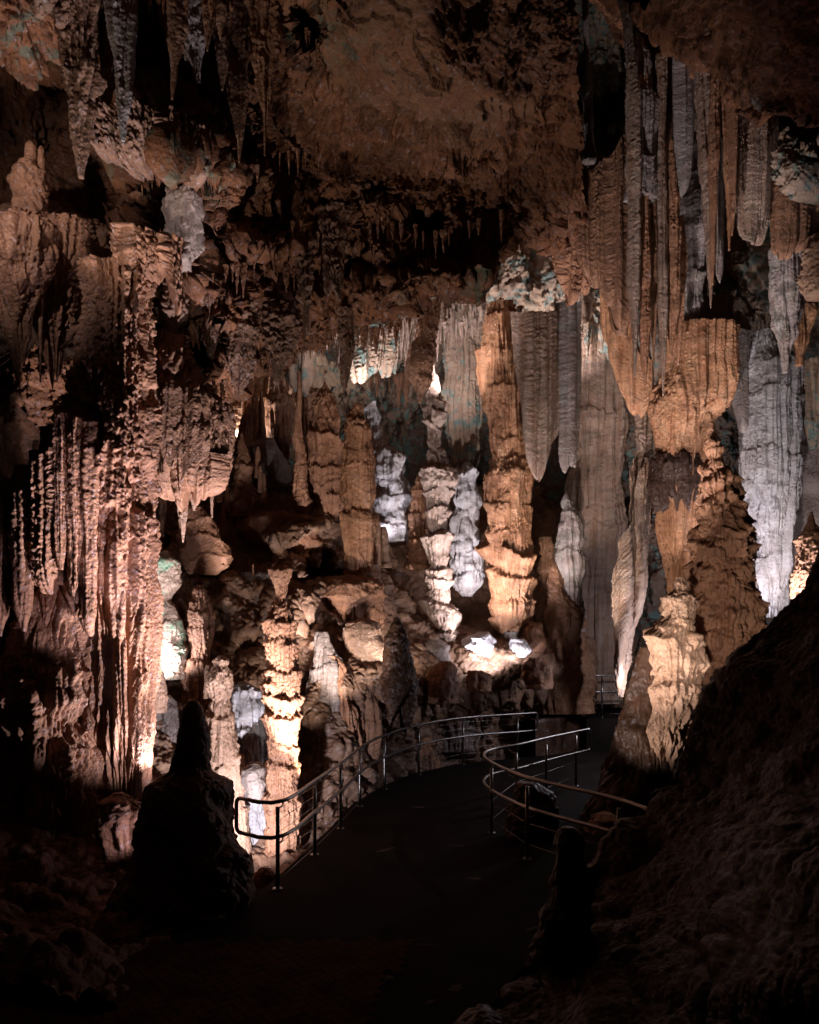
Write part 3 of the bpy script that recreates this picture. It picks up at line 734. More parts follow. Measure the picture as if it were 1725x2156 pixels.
# bracket masses right of the left column
body('flowstone_bracket', 'orange-brown flowstone apron with green stain right of the huge column', 'flowstone',
     [(700, 295, 360), (780, 300, 420), (840, 305, 470), (880, 308, 472), (930, 312, 478), (965, 315, 472), (985, 318, 440)], 11.85, M['brown'], ratio=.45, lump=.14, lf=2, flute=.12, ff=8, fz=.2, coral=.03, cf=12, teeth=.2)
curtain('drip_bracket', 'lit bracket of flowstone with dripping hem right of the huge column', 'flowstone',
        [(314, 945, 1010, 12.1), (345, 950, 1040, 12.0), (380, 955, 1090, 11.9), (405, 958, 1060, 11.9), (440, 965, 1050, 12.0), (476, 955, 1000, 12.3)], M['tan'], thick=.3, flute=.10, ff=9, fz=.2, teeth=.5, coral=.02)
body('stalactite', 'long thin drip reaching down from the lit bracket to the ribbed rock', 'stalactite', [(1020, 374, 402), (1060, 376, 396), (1100, 379, 392), (1142, 384, 387)], 12.2, M['cream'], lump=.03, flute=.04, coral=.03)
body('stalactite', 'blunt drip beside the long thin one under the lit bracket', 'stalactite', [(1010, 396, 425), (1050, 402, 418), (1075, 407, 411)], 12.2, M['cream'], lump=.03, flute=.04, coral=.03)
body('stalactite', 'needle drip at the right end of the lit bracket', 'stalactite', [(1000, 436, 456), (1030, 441, 451), (1090, 445, 448)], 12.5, M['cream'], lump=.02, coral=.02)
# right of the main column, lower
body('glowing_flowstone', 'rounded flowstone glaring white and green where the hidden lamp hits it', 'flowstone',
     [(1165, 315, 345), (1180, 300, 372), (1230, 296, 382), (1262, 298, 372), (1275, 296, 380), (1330, 290, 386), (1390, 290, 388), (1430, 292, 380)], 13.6, M['lit'], ratio=.7, lump=.1, tier=.05, th=.5, coral=.02)
T_ = dict(tier=.085, th=.42, flute=.035, ff=15, fz=.8, coral=.012)
body('stalagmite', 'blunt tiered stalagmite with knob top between the huge column and the banded column', 'stalagmite',
     [(1232, 414, 428), (1245, 406, 436), (1262, 404, 440), (1268, 400, 440), (1300, 398, 446), (1330, 398, 446), (1372, 402, 440), (1388, 402, 438), (1392, 390, 442), (1420, 384, 444), (1460, 384, 446), (1500, 380, 450)], 13.8, M['tan'], lump=.03, **{**T_, 'tier': .05, 'th': .5})
body('stalagmite', 'small pale stalagmite just right of the huge column', 'stalagmite', [(1388, 322, 336), (1410, 316, 344), (1440, 314, 348), (1480, 310, 350), (1500, 306, 350)], 12.6, M['cream'], lump=.03, flute=.03, tier=.03)
body('stalagmite_stack', 'stacked cream stalagmite with a lumpy two-headed knob, in front of the white flowstone', 'stalagmite',
     [(1380, 458, 474), (1392, 452, 482), (1402, 454, 480), (1412, 446, 486), (1440, 440, 490), (1476, 442, 486), (1484, 434, 492), (1520, 436, 494), (1524, 438, 492), (1580, 440, 506), (1640, 444, 512), (1720, 452, 520), (1800, 460, 530)], 12.5, M['cream'], lump=.04, tier=.05, th=.5, flute=.035, ff=14, fz=.7, coral=.02)
body('stalagmite', 'little pale knob leaning on the side of the stacked cream stalagmite', 'stalagmite', [(1400, 434, 444), (1412, 430, 448), (1440, 430, 448), (1470, 428, 450)], 12.6, M['cream'], lump=.02, flute=.02)
body('white_flowstone', 'bright white fluted flowstone mound left of the banded column', 'flowstone',
     [(1436, 502, 520), (1455, 488, 548), (1490, 486, 556), (1550, 490, 560), (1600, 496, 563), (1660, 506, 566), (1730, 518, 566), (1800, 526, 568)], 13.0, M['white'], ratio=.8, lump=.13, lf=2.5, flute=.08, ff=9, fz=.5, tier=.06, th=.7)
body('rock', 'grey round boulder set in the foot of the white flowstone', 'rock', [(1606, 528, 545), (1618, 515, 556), (1645, 512, 560), (1675, 522, 552), (1690, 530, 545)], 12.2, M['grey'], lump=.06, lf=3)
body('banded_column', 'tall slim banded stalagmite with a dark cap and pinched neck, behind the near rail', 'stalagmite',
     [(1186, 576, 602), (1192, 570, 608), (1204, 569, 609), (1240, 581, 603), (1246, 580, 606), (1262, 584, 602), (1268, 577, 604), (1280, 572, 613), (1300, 566, 618), (1330, 563, 618), (1338, 568, 614), (1350, 560, 624), (1400, 563, 628), (1440, 563, 628), (1500, 567, 627), (1510, 562, 628), (1560, 565, 628), (1640, 562, 629), (1700, 560, 630), (1780, 556, 636), (1860, 550, 645)],
     12.6, M['tan'], ratio=1, lump=.03, tier=.085, th=.36, flute=.035, ff=15, fz=.7, coral=.02, cf=18)
body('stalagmite', 'low pale stalagmite lit at the foot of the huge column', 'stalagmite', [(1640, 338, 344), (1655, 334, 352), (1690, 332, 356), (1720, 326, 360)], 10.9, M['cream'], lump=.02)
body('flowstone_slope', 'grey streaked flowstone sweeping down beside the huge column', 'flowstone', [(1455, 306, 345), (1500, 300, 390), (1580, 298, 420), (1680, 300, 440), (1760, 300, 470)], 13.2, M['grey'], ratio=.5, lump=.2, flute=.08, ff=6, fz=.7)
body('stalagmite', 'small rounded knob on the streaked flowstone slope', 'stalagmite', [(1538, 410, 420), (1550, 404, 424), (1600, 402, 426), (1640, 400, 430)], 12.6, M['grey'], lump=.03)

# dark boulder and stalagmite in front
body('dark_boulder', 'big unlit boulder topped by a blunt dark stalagmite, left of the near rail', 'boulder',
     [(1474, 398, 412), (1484, 390, 424), (1510, 380, 434), (1560, 372, 440), (1600, 362, 440), (1625, 358, 444), (1636, 340, 462), (1650, 318, 482), (1680, 306, 488), (1730, 302, 490), (1760, 298, 486), (1790, 288, 500), (1840, 268, 514), (1880, 252, 520), (1925, 240, 520), (1960, 240, 520)], 8.5, M['brown'], ratio=.8, lump=.09, lf=2.4, knob=.05, kf=4, coral=.025, cf=12, rough=.01)
# middle chamber
body('candle_stalagmite', 'tall thin candle-like stalagmite with a swollen foot', 'stalagmite',
     [(780, 628, 633), (830, 627, 634), (893, 620, 634), (924, 616, 637), (940, 619, 643), (955, 622, 647), (1018, 616, 648), (1045, 615, 650), (1055, 612, 654), (1080, 622, 646), (1088, 628, 640)], 16.4, M['tan'], lump=.03, flute=.025, ff=16, tier=.03, th=.4, coral=.02)
body('beehive_stalagmite', 'big dark cone-topped ribbed stalagmite, tallest in the middle chamber', 'stalagmite',
     [(803, 682, 686), (815, 678, 691), (830, 672, 698), (861, 661, 709), (893, 653, 717), (924, 647, 721), (990, 647, 722), (1033, 648, 722), (1065, 655, 722), (1080, 668, 712), (1090, 680, 706)], 17.0, M['tan'], ratio=.9, lump=.05, tier=.09, th=.32, flute=.06, ff=12, fz=.4, teeth=.1)
body('stepped_column', 'bright orange stepped column with a domed head in the centre', 'column',
     [(850, 745, 762), (866, 738, 768), (885, 730, 770), (905, 724, 782), (940, 722, 786), (975, 722, 788), (982, 717, 790), (986, 717, 789), (1040, 721, 788), (1065, 725, 785), (1075, 727, 782), (1096, 727, 788), (1150, 728, 786), (1195, 729, 784), (1205, 727, 790), (1225, 727, 789), (1242, 738, 776)], 16.1, M['orange'], ratio=.8, lump=.03, tier=.05, th=.6, flute=.05, ff=12, fz=.4, coral=.012, sq=.1)
body('white_flowstone', 'white lilac streaked flowstone cascade right of the stepped column', 'flowstone',
     [(845, 784, 792), (862, 764, 793), (893, 772, 806), (935, 784, 815), (955, 784, 845), (975, 787, 857), (1010, 788, 855), (1045, 790, 854), (1065, 792, 856), (1100, 800, 858), (1140, 812, 858)], 18.2, M['white'], lump=.15, lf=2.2, tier=.08, th=.6, flute=.06, ff=9, fz=.6)
for i, (lab, rows, d) in enumerate([('cream knobby stalagmite hugging the foot of the stepped column', [(1080, 786, 798), (1100, 784, 800), (1150, 784, 800), (1190, 784, 802)], 16.4),
                                    ('smaller cream stalagmite right of the stepped column foot', [(1110, 800, 812), (1130, 798, 817), (1165, 800, 816), (1195, 802, 822)], 16.6)]):
    body('stalagmite', lab, 'stalagmite', rows, d, M['cream'], lump=.03, tier=.05, th=.3, flute=.03)
body('totem_stalagmite', 'tall contorted totem-like stalagmite of stacked lobes, left of the massive tiered column', 'stalagmite',
     [(764, 909, 914), (785, 904, 917), (799, 902, 919), (825, 899, 925), (838, 904, 920), (846, 896, 930), (866, 897, 937), (893, 898, 932), (905, 902, 926), (925, 898, 931), (945, 899, 930), (955, 899, 942), (990, 900, 946), (1005, 895, 952), (1014, 892, 963), (1033, 893, 957), (1065, 898, 950), (1072, 896, 951), (1111, 900, 948), (1150, 898, 948), (1213, 898, 947), (1228, 893, 948), (1236, 900, 942), (1250, 890, 950), (1280, 893, 948), (1290, 896, 966), (1300, 905, 970), (1331, 924, 962), (1352, 934, 956), (1372, 938, 954), (1392, 940, 954)],
     17.5, M['greytan'], ratio=.95, lump=.05, lf=3.5, tier=.13, th=.30, flute=.04, ff=15, fz=.7)
body('stalagmite', 'brown lumpy stalagmite left of the totem-like one', 'stalagmite', [(1000, 878, 886), (1015, 873, 892), (1050, 871, 893), (1111, 866, 896), (1140, 862, 898), (1174, 860, 902), (1200, 858, 905)], 18.0, M['tan'], lump=.05, tier=.06, th=.3, coral=.04, cf=14, flute=.03)
body('white_flowstone', 'white lilac fluted cascade between the totem and the massive tiered column', 'flowstone',
     [(975, 975, 990), (990, 960, 1000), (1025, 957, 1006), (1070, 955, 1010), (1100, 950, 1012), (1150, 949, 1014), (1190, 951, 1014), (1235, 962, 1008), (1256, 975, 1000)], 18.7, M['white'], lump=.12, lf=2.4, tier=.08, th=.8, flute=.08, ff=9, fz=.4)
body('tiered_column', 'massive tiered column with overlapping drip skirts and yellow-green edges', 'column',
     [(640, 1020, 1085), (671, 1014, 1090), (741, 1013, 1096), (798, 1011, 1104), (830, 1014, 1110), (882, 1024, 1110), (940, 1030, 1109), (975, 1034, 1107), (992, 1030, 1113), (1000, 1017, 1116), (1010, 1020, 1115), (1040, 1022, 1113), (1051, 1018, 1115), (1090, 1024, 1112), (1115, 1024, 1114), (1123, 1014, 1115), (1135, 1017, 1117), (1160, 1021, 1119), (1206, 1032, 1116), (1262, 1040, 1113), (1270, 1036, 1124), (1285, 1037, 1121), (1323, 1046, 1112), (1335, 1056, 1104)],
     18.0, M['orange'], ratio=.85, lump=.05, lf=2, tier=.17, th=.72, flute=.085, ff=10, fz=.35, coral=.01)
body('hanging_column', 'green-topped fluted column hanging between totem and massive tiered column', 'stalactite',
     [(700, 930, 1010), (760, 936, 1010), (850, 940, 1009), (920, 944, 1009), (960, 948, 1009), (990, 954, 1000), (1012, 966, 990)], 19.2, M['green'], ratio=.6, lump=.07, flute=.09, ff=8, fz=.22, coral=.04, teeth=.2)
body('bulbous_stalactite', 'big brown teardrop stalactite hanging above the totem-like stalagmite', 'stalactite',
     [(640, 895, 930), (693, 882, 920), (736, 867, 918), (768, 858, 914), (799, 865, 906), (822, 874, 896), (849, 882, 885)], 16.4, M['brown'], ratio=.8, lump=.06, flute=.04, ff=8, coral=.03, cf=14)
curtain('drapery', 'wide flat tan drapery with a ragged pointed hem right of the massive tiered column', 'drapery',
        [(1088, 660, 760, 17.9), (1105, 660, 880, 17.6), (1118, 660, 985, 17.4), (1138, 660, 1018, 17.4), (1156, 660, 960, 17.5), (1172, 665, 905, 17.7), (1184, 670, 870, 17.9)], M['drape'], thick=.16, flute=.05, ff=10, fz=.15, teeth=.12, tf=4, wave=.25, coral=.012, cord=.2, cdf=4)
curtain('drapery', 'grey-lilac ribbed drapery beside the wide flat tan one', 'drapery',
        [(1181, 640, 960, 17.7), (1190, 640, 990, 17.5), (1200, 640, 975, 17.5), (1216, 640, 985, 17.7)], M['lilac'], thick=.14, flute=.1, ff=8, fz=.15, teeth=.25, wave=.1)
body('wide_column', 'very wide finely fluted column with ledges, right of the grey-lilac drapery', 'column',
     [(640, 1195, 1325), (720, 1196, 1322), (840, 1200, 1320), (846, 1200, 1318), (920, 1204, 1316), (926, 1198, 1320), (985, 1200, 1314), (990, 1196, 1316), (1100, 1200, 1313), (1250, 1206, 1311), (1380, 1212, 1308), (1480, 1215, 1306)], 20.0, M['drape'], ratio=.5, lump=.06, tier=.07, th=1.1, flute=.08, ff=9, fz=.12, coral=.02, sq=.3, cord=.25, cdf=4)
body('pale_stalagmite', 'pale grey pointed stalagmite in front of the very wide column', 'stalagmite',
     [(1038, 1190, 1194), (1052, 1184, 1204), (1075, 1180, 1218), (1129, 1175, 1226), (1162, 1168, 1227), (1200, 1170, 1226), (1260, 1176, 1226), (1330, 1180, 1228)], 18.6, M['lilac'], lump=.08, flute=.05, ff=10, fz=.5, tier=.05, th=.7)
body('flowstone_mound', 'dim brown lumpy flowstone under the pale grey pointed stalagmite', 'flowstone',
     [(1130, 1135, 1160), (1190, 1130, 1180), (1250, 1128, 1200), (1320, 1124, 1225), (1400, 1120, 1240), (1500, 1110, 1250)], 18.6, M['brown'], ratio=.6, lump=.2, lf=1.6, coral=.06, cf=8, flute=.08, ff=5)
curtain('shield_drapery', 'long twisted drapery blade with a bright edge, its tip hanging over the far rail', 'drapery',
        [(1350, 960, 1130, 16.9), (1353, 965, 1290, 16.6), (1340, 990, 1308, 16.5), (1322, 1120, 1345, 16.5), (1312, 1180, 1400, 16.6), (1303, 1250, 1468, 16.8)], M['drape'], thick=.12, flute=.09, ff=7, fz=.8, teeth=.03, wave=.08, coral=.03)
body('shield_stalactite', 'rough tapering stalactite behind the twisted drapery blade', 'stalactite',
     [(740, 1322, 1372), (900, 1338, 1374), (1000, 1347, 1374), (1100, 1334, 1368), (1200, 1322, 1356), (1300, 1312, 1348), (1340, 1308, 1332), (1400, 1304, 1326), (1468, 1307, 1312)], 16.9, M['drape'], ratio=.7, lump=.03, flute=.07, ff=9, fz=.5, coral=.03)
body('giant_stalactite', 'giant orange bell-shaped stalactite mass with a dark brown skirt, right of centre', 'stalactite',
     [(690, 1405, 1562), (760, 1402, 1556), (800, 1398, 1550), (850, 1376, 1530), (880, 1371, 1500), (930, 1374, 1486), (980, 1380, 1480), (1050, 1386, 1472), (1086, 1386, 1472), (1130, 1390, 1470), (1180, 1398, 1466), (1230, 1408, 1460), (1262, 1418, 1450)], 15.2, M['orange'], ratio=.7, lump=.07, lf=1.4, flute=.10, ff=8, fz=.2, coral=.015, teeth=.1, cord=.3, cdf=2.6)
body('drapery', 'dark brown stained drapery skirt wrapped round the giant orange stalactite', 'drapery',
     [(960, 1388, 1472), (985, 1379, 1481), (1020, 1382, 1478), (1038, 1384, 1476), (1052, 1390, 1472)], 15.15, M['umber'], ratio=.78, lump=.08, flute=.08, ff=9, fz=.15, cord=.25, cdf=3, teeth=.25)
body('rugged_stalagmite', 'tall rugged knobbly stalagmite with a thin dark peak, lit from the left', 'stalagmite',
     [(888, 1495, 1502), (910, 1490, 1510), (962, 1484, 1520), (1000, 1480, 1532), (1029, 1476, 1545), (1096, 1470, 1562), (1162, 1467, 1574), (1229, 1466, 1586), (1290, 1466, 1598), (1360, 1462, 1600), (1440, 1464, 1590), (1560, 1470, 1580)], 13.2, M['tan'], ratio=.9, lump=.10, lf=2, knob=.17, kf=4.6, flute=.09, ff=10, fz=.5, tier=.10, th=.32)
body('rugged_stalagmite', 'knobbly cream stalagmite with drip skirts in front of the tall rugged one', 'stalagmite',
     [(1214, 1424, 1444), (1222, 1420, 1447), (1245, 1418, 1449), (1256, 1396, 1458), (1300, 1388, 1462), (1318, 1366, 1464), (1335, 1360, 1466), (1350, 1366, 1468), (1397, 1376, 1484), (1454, 1373, 1472), (1500, 1370, 1455), (1520, 1364, 1446), (1541, 1364, 1440), (1585, 1376, 1420), (1618, 1390, 1412)], 12.2, M['cream'], ratio=.9, lump=.07, lf=2.5, knob=.07, kf=6, tier=.10, th=.62, flute=.055, ff=11, fz=.6, teeth=.15)
body('white_column', 'tall white fluted column tapering downwards at the right', 'column',
     [(700, 1580, 1640), (745, 1574, 1660), (772, 1571, 1686), (829, 1570, 1685), (929, 1567, 1681), (996, 1568, 1676), (1062, 1580, 1671), (1129, 1596, 1666), (1165, 1600, 1662), (1180, 1592, 1661), (1196, 1592, 1660), (1262, 1602, 1652), (1300, 1606, 1648)], 15.6, M['white'], ratio=.8, lump=.03, flute=.07, ff=11, fz=.1, tier=.03, th=.9, coral=.01, cord=.12, cdf=4)
body('flowstone', 'dim flowstone flank down the left side of the tall white column', 'flowstone',
     [(1050, 1560, 1590), (1120, 1568, 1600), (1200, 1576, 1612), (1280, 1590, 1612)], 16.0, M['grey'], lump=.1, flute=.05, coral=.04)
curtain('drapery', 'green-edged grey drapery hanging between the giant stalactite and the white column', 'drapery',
        [(1530, 700, 790, 15.7), (1545, 700, 860, 15.6), (1558, 700, 915, 15.6), (1576, 700, 880, 15.7)], M['lilac'], thick=.15, flute=.1, ff=8, teeth=.3, fz=.2)
body('drapery', 'arched fringe of flowstone at the head of the giant orange stalactite', 'flowstone',
     [(640, 1430, 1570), (700, 1425, 1572), (735, 1432, 1568), (760, 1450, 1560)], 15.9, M['drape'], ratio=.6, flute=.1, ff=7, teeth=.5, lump=.1)
body('leaning_flowstone', 'smooth pale flowstone bank at the far right behind the white column', 'flowstone',
     [(860, 1700, 1740), (900, 1668, 1790), (960, 1662, 1830), (1040, 1664, 1850), (1120, 1664, 1860), (1220, 1664, 1860)], 17.6, M['grey'], ratio=.5, lump=.25, lf=1.2, coral=.02)
body('stalagmite', 'dark jagged little stalagmite against the smooth pale bank at far right', 'stalagmite',
     [(1078, 1705, 1712), (1100, 1696, 1720), (1140, 1684, 1735), (1200, 1674, 1750), (1260, 1670, 1760)], 13.6, M['brown'], lump=.1, knob=.06, coral=.04)
body('stalactite', 'blue-grey and ochre hanging stalactite above the white column head', 'stalactite',
     [(520, 1622, 1700), (560, 1626, 1692), (620, 1628, 1690), (680, 1632, 1680), (730, 1640, 1668), (785, 1648, 1660)], 13.8, M['lilac'], ratio=.8, lump=.06, flute=.09, ff=8, fz=.3)
body('stalactite', 'ochre blunt stalactite hanging right of the blue-grey one', 'stalactite', [(560, 1665, 1716), (640, 1668, 1712), (720, 1672, 1700), (770, 1676, 1690)], 14.2, M['orange'], lump=.06, flute=.08, ff=8, fz=.3)
body('stalactite', 'green-tipped stalactite at the right margin below the ochre one', 'stalactite', [(760, 1690, 1760), (850, 1694, 1745), (900, 1700, 1730), (945, 1706, 1716)], 15.5, M['green'], lump=.05, flute=.08, ff=7, fz=.3)
curtain('drapery', 'pair of dull grey-brown blades under the right-hand ledge', 'drapery',
        [(1625, 380, 500, 13.2), (1640, 380, 530, 13.1), (1660, 390, 540, 13.1), (1690, 400, 520, 13.1), (1740, 420, 540, 13.2)], M['brown'], thick=.15, flute=.09, ff=7, teeth=.3)
body('rock_ledge', 'green-stained craggy ledge lit white at the right margin', 'rock',
     [(318, 1630, 1665), (335, 1632, 1700), (360, 1640, 1760), (390, 1660, 1780), (415, 1690, 1790)], 12.4, M['green'], ratio=.5, lump=.12, lf=3, knob=.08, coral=.05)
body('rock', 'smooth pale grey rock hanging under the dark top right ceiling', 'rock',
     [(150, 1560, 1600), (180, 1574, 1680), (205, 1582, 1690), (225, 1592, 1630), (235, 1600, 1615)], 11.6, M['grey'], ratio=.6, lump=.05)
body('rock', 'tilted brown slab jutting in at the right margin', 'rock', [(500, 1700, 1760), (540, 1688, 1780), (580, 1692, 1790), (620, 1706, 1790)], 12.8, M['cream'], lump=.08, coral=.03)

# the great draperies
GD = [('long pale-edged drapery cord, leftmost of those hanging right of centre', [(-80, 1300, 1326), (60, 1312, 1330), (200, 1322, 1346), (420, 1326, 1348), (600, 1327, 1346), (700, 1329, 1344), (760, 1332, 1341), (794, 1335, 1338)], 13.7, 'drape'),
      ('brown second cord beside the pale-edged long one', [(150, 1338, 1362), (300, 1342, 1366), (500, 1344, 1368), (680, 1347, 1368), (770, 1352, 1364), (813, 1357, 1360)], 13.9, 'coral'),
      ('dim recessed cord between the second and the lowest-reaching long cords', [(200, 1362, 1384), (420, 1364, 1386), (600, 1366, 1386), (700, 1370, 1382), (772, 1375, 1378)], 14.2, 'brown'),
      ('cord with the lowest needle tip of the long draperies', [(120, 1380, 1402), (300, 1384, 1406), (500, 1386, 1408), (640, 1388, 1407), (740, 1391, 1403), (800, 1394, 1400), (833, 1396, 1398)], 13.9, 'drape'),
      ('rough cream-brown beaded cord right of the needle-tipped one', [(300, 1402, 1422), (420, 1402, 1426), (600, 1404, 1426), (700, 1408, 1421), (752, 1412, 1415)], 14.0, 'tan'),
      ('orange-tinted lower cord nearest the lilac lobed column', [(460, 1422, 1440), (560, 1420, 1442), (660, 1421, 1438), (720, 1424, 1434), (768, 1426, 1430)], 14.3, 'tan'),
      ('short dark cord high behind the pale-edged long one', [(-80, 1340, 1372), (100, 1346, 1374), (260, 1350, 1370), (330, 1356, 1364)], 14.5, 'brown')]
for lab, rows, d, m in GD:
    body('great_drapery', lab, 'drapery', rows, d, M[m], ratio=1.5, lump=.05, lf=1.4, flute=.05, ff=12, fz=.10, coral=.014, cf=16, cz=.6, cord=.16, cdf=6, tier=.012, th=.9)
body('stalactite', 'pale upper stub column standing behind the heads of the long draperies', 'stalactite', [(-60, 1318, 1340), (60, 1322, 1344), (200, 1326, 1374), (215, 1330, 1378), (300, 1326, 1378), (420, 1320, 1380)], 13.9, M['lilac'], lump=.06, flute=.08, ff=9, fz=.3, tier=.06, th=.9)
curtain('great_drapery', 'dark flat drapery sheet high between the long draperies and the narrow green-edged one', 'drapery',
        [(1362, -80, 300, 14.6), (1385, -80, 330, 14.5), (1410, -80, 300, 14.6), (1425, -80, 200, 14.8)], M['brown'], thick=.12, flute=.08, ff=11, fz=.12, teeth=.2)
curtain('great_drapery', 'narrow green-edged grey drapery high right of centre', 'drapery',
        [(1424, 70, 330, 14.0), (1434, 70, 420, 13.9), (1446, 70, 400, 13.9), (1454, 75, 240, 14.0)], M['lilac'], thick=.1, flute=.08, ff=11, fz=.15, teeth=.12)
body('stalactite', 'lilac column of round lobes behind the cream-brown drapery', 'stalactite',
     [(300, 1445, 1470), (380, 1440, 1478), (400, 1436, 1482), (520, 1438, 1484), (640, 1440, 1478), (700, 1446, 1470), (728, 1454, 1464)], 15.0, M['lilac'], lump=.08, flute=.06, ff=8, fz=.3, tier=.05, th=.9)
for lab, rows, d, m in [('long dark blade left of the three at upper right', [(40, 1460, 1492), (200, 1468, 1494), (350, 1476, 1498), (480, 1486, 1503), (580, 1491, 1502), (648, 1496, 1498)], 13.2, 'drape'),
                        ('bright knobbly ridge down the right edge of the long dark blade', [(40, 1492, 1512), (150, 1496, 1516), (260, 1494, 1513), (400, 1493, 1508), (560, 1496, 1504), (600, 1498, 1501)], 12.9, 'tan'),
                        ('golden side-lit blade at upper right, inner strand', [(60, 1512, 1526), (200, 1515, 1532), (350, 1524, 1541), (440, 1530, 1540), (527, 1534, 1537)], 12.9, 'orange'),
                        ('golden side-lit blade with a green fringe, outer strand', [(80, 1528, 1544), (130, 1533, 1552), (300, 1537, 1552), (430, 1538, 1548), (495, 1540, 1543)], 12.7, 'tan')]:
    body('great_drapery', lab, 'drapery', rows, d, M[m], ratio=1.6, lump=.05, flute=.05, ff=12, fz=.12, coral=.02, cf=16, cz=.7, cord=.12, cdf=6)
curtain('great_drapery', 'broad brown folded sheet with scalloped pale hem, right of the three at upper right', 'drapery',
        [(1546, 150, 440, 13.3), (1562, 150, 500, 13.1), (1578, 160, 515, 13.0), (1594, 170, 500, 13.1), (1612, 180, 478, 13.2), (1632, 200, 380, 13.4)], M['drape'], thick=.13, flute=.08, ff=11, fz=.12, teeth=.35, wave=.1, cord=.3, cdf=4.5, coral=.008)
curtain('great_drapery', 'thin violet sheet behind the golden side-lit blade', 'drapery', [(1508, 300, 560, 13.6), (1518, 300, 590, 13.6), (1526, 300, 560, 13.6)], M['lilac'], thick=.1, flute=.08, teeth=.2)
body('slim_column', 'slim grey column in the black gap, left of the great draperies', 'column',
     [(-80, 1224, 1238), (60, 1228, 1240), (160, 1230, 1244), (190, 1224, 1246), (240, 1230, 1248), (265, 1226, 1250), (300, 1232, 1250), (340, 1225, 1256)], 15.6, M['lilac'], lump=.04, flute=.04, coral=.008, tier=.04, th=.8)
body('stalactite', 'brown strip of dripstone on the left rim of the black gap', 'stalactite', [(-60, 1180, 1204), (120, 1186, 1204), (240, 1188, 1198), (330, 1180, 1196)], 14.4, M['brown'], lump=.05, flute=.06)
curtain('ribbed_flowstone', 'finely ribbed brown flowstone spilling below the slim grey column', 'flowstone',
        [(1150, 330, 430, 14.6), (1170, 300, 470, 14.3), (1190, 260, 480, 14.1), (1208, 300, 440, 14.3)], M['coral'], thick=.25, flute=.13, ff=9, teeth=.3)
curtain('ribbed_flowstone', 'brown ribbed cascade filling the space left of the great draperies', 'flowstone',
        [(1205, 430, 500, 15.2), (1230, 405, 560, 15.0), (1255, 370, 600, 14.9), (1280, 345, 640, 14.8), (1305, 300, 680, 14.8), (1325, 280, 700, 15.0)], M['brown'], thick=.3, flute=.12, ff=9, teeth=.3, coral=.02, fz=.12)
curtain('fringe', 'cluster of dark icicles hanging before the sunlit-looking ceiling patch', 'stalactite',
        [(1150, 480, 520, 15.4), (1170, 480, 560, 15.3), (1186, 480, 625, 15.2), (1202, 480, 625, 15.2), (1225, 490, 560, 15.3), (1250, 500, 590, 15.3)], M['coral'], thick=.25, flute=.13, ff=7, teeth=.7, coral=.06)
curtain('hanging_flowstone', 'rust-brown flowstone tongue leading down from the bright ceiling patch', 'flowstone',
        [(1270, 560, 700, 16.8), (1300, 560, 780, 16.5), (1325, 640, 870, 16.3), (1350, 760, 880, 16.2), (1375, 770, 850, 16.2)], M['orange'], thick=.3, flute=.12, ff=6, teeth=.3)

# far chamber, left: things seen under the ceiling rim
curtain('backlit_drapery', 'pale yellow drapery glowing in the far left chamber', 'drapery',
        [(440, 740, 850, 19.8), (480, 740, 880, 19.6), (500, 740, 925, 19.5), (530, 740, 900, 19.6), (570, 740, 840, 19.8), (620, 740, 850, 20), (660, 740, 830, 20.2)], M['cream'], thick=.15, flute=.14, ff=5, fz=.1, teeth=.6, wave=.3)
curtain('drapery', 'green-grey pointed drapery at the head of the candle-like stalagmite', 'drapery',
        [(600, 720, 800, 18.6), (618, 720, 830, 18.5), (640, 720, 835, 18.5), (660, 720, 790, 18.7)], M['green'], thick=.14, flute=.1, ff=7, teeth=.5)
curtain('drapery', 'crusted orange and green drapery hanging above the dark recess', 'drapery',
        [(742, 690, 780, 17.2), (760, 690, 808, 17.1), (785, 690, 800, 17.1), (810, 690, 786, 17.2), (832, 690, 770, 17.4)], M['green'], thick=.25, flute=.13, ff=6, teeth=.4, coral=.04)
body('broad_stalagmite', 'broad flat-topped banded stalagmite in shadow left of the beehive one', 'stalagmite',
     [(812, 570, 600), (822, 560, 612), (850, 556, 617), (900, 558, 618), (940, 562, 612), (975, 570, 606)], 19.3, M['brown'], tier=.09, th=.45, flute=.06, lump=.05)
body('broad_stalagmite', 'dim banded stalagmite half hidden between candle and beehive stalagmites', 'stalagmite',
     [(820, 640, 672), (850, 632, 680), (950, 634, 676), (1000, 640, 670)], 19.8, M['brown'], tier=.08, th=.45, flute=.06)
for lab, rows, d in [('thin spike stalagmite, leftmost in the far left chamber', [(832, 467, 470), (870, 463, 474), (912, 460, 480), (950, 456, 484)], 18.3),
                     ('second thin spike stalagmite in the far left chamber', [(846, 484, 488), (880, 480, 492), (920, 478, 496), (950, 474, 498)], 18.2),
                     ('pale thin spike stalagmite before the broad flat-topped one', [(822, 548, 553), (860, 545, 557), (890, 544, 558), (925, 542, 562)], 18.4),
                     ('dark cone stalagmite left of the pale thin spike', [(824, 534, 542), (850, 528, 547), (900, 526, 548), (930, 520, 552)], 18.9),
                     ('low black cone in front of the glowing drapery', [(850, 522, 528), (880, 508, 532), (925, 498, 536), (960, 490, 545)], 18.8)]:
    body('spike_stalagmite', lab, 'stalagmite', rows, d, M['brown'], lump=.03, tier=.03, th=.3, flute=.02)
body('rock', 'smooth dark boulder behind the small clustered stalagmites', 'rock',
     [(925, 545, 575), (945, 530, 592), (980, 524, 606), (1010, 526, 612), (1032, 540, 600), (1042, 555, 585)], 18.0, M['grey'], lump=.12, lf=1.6)
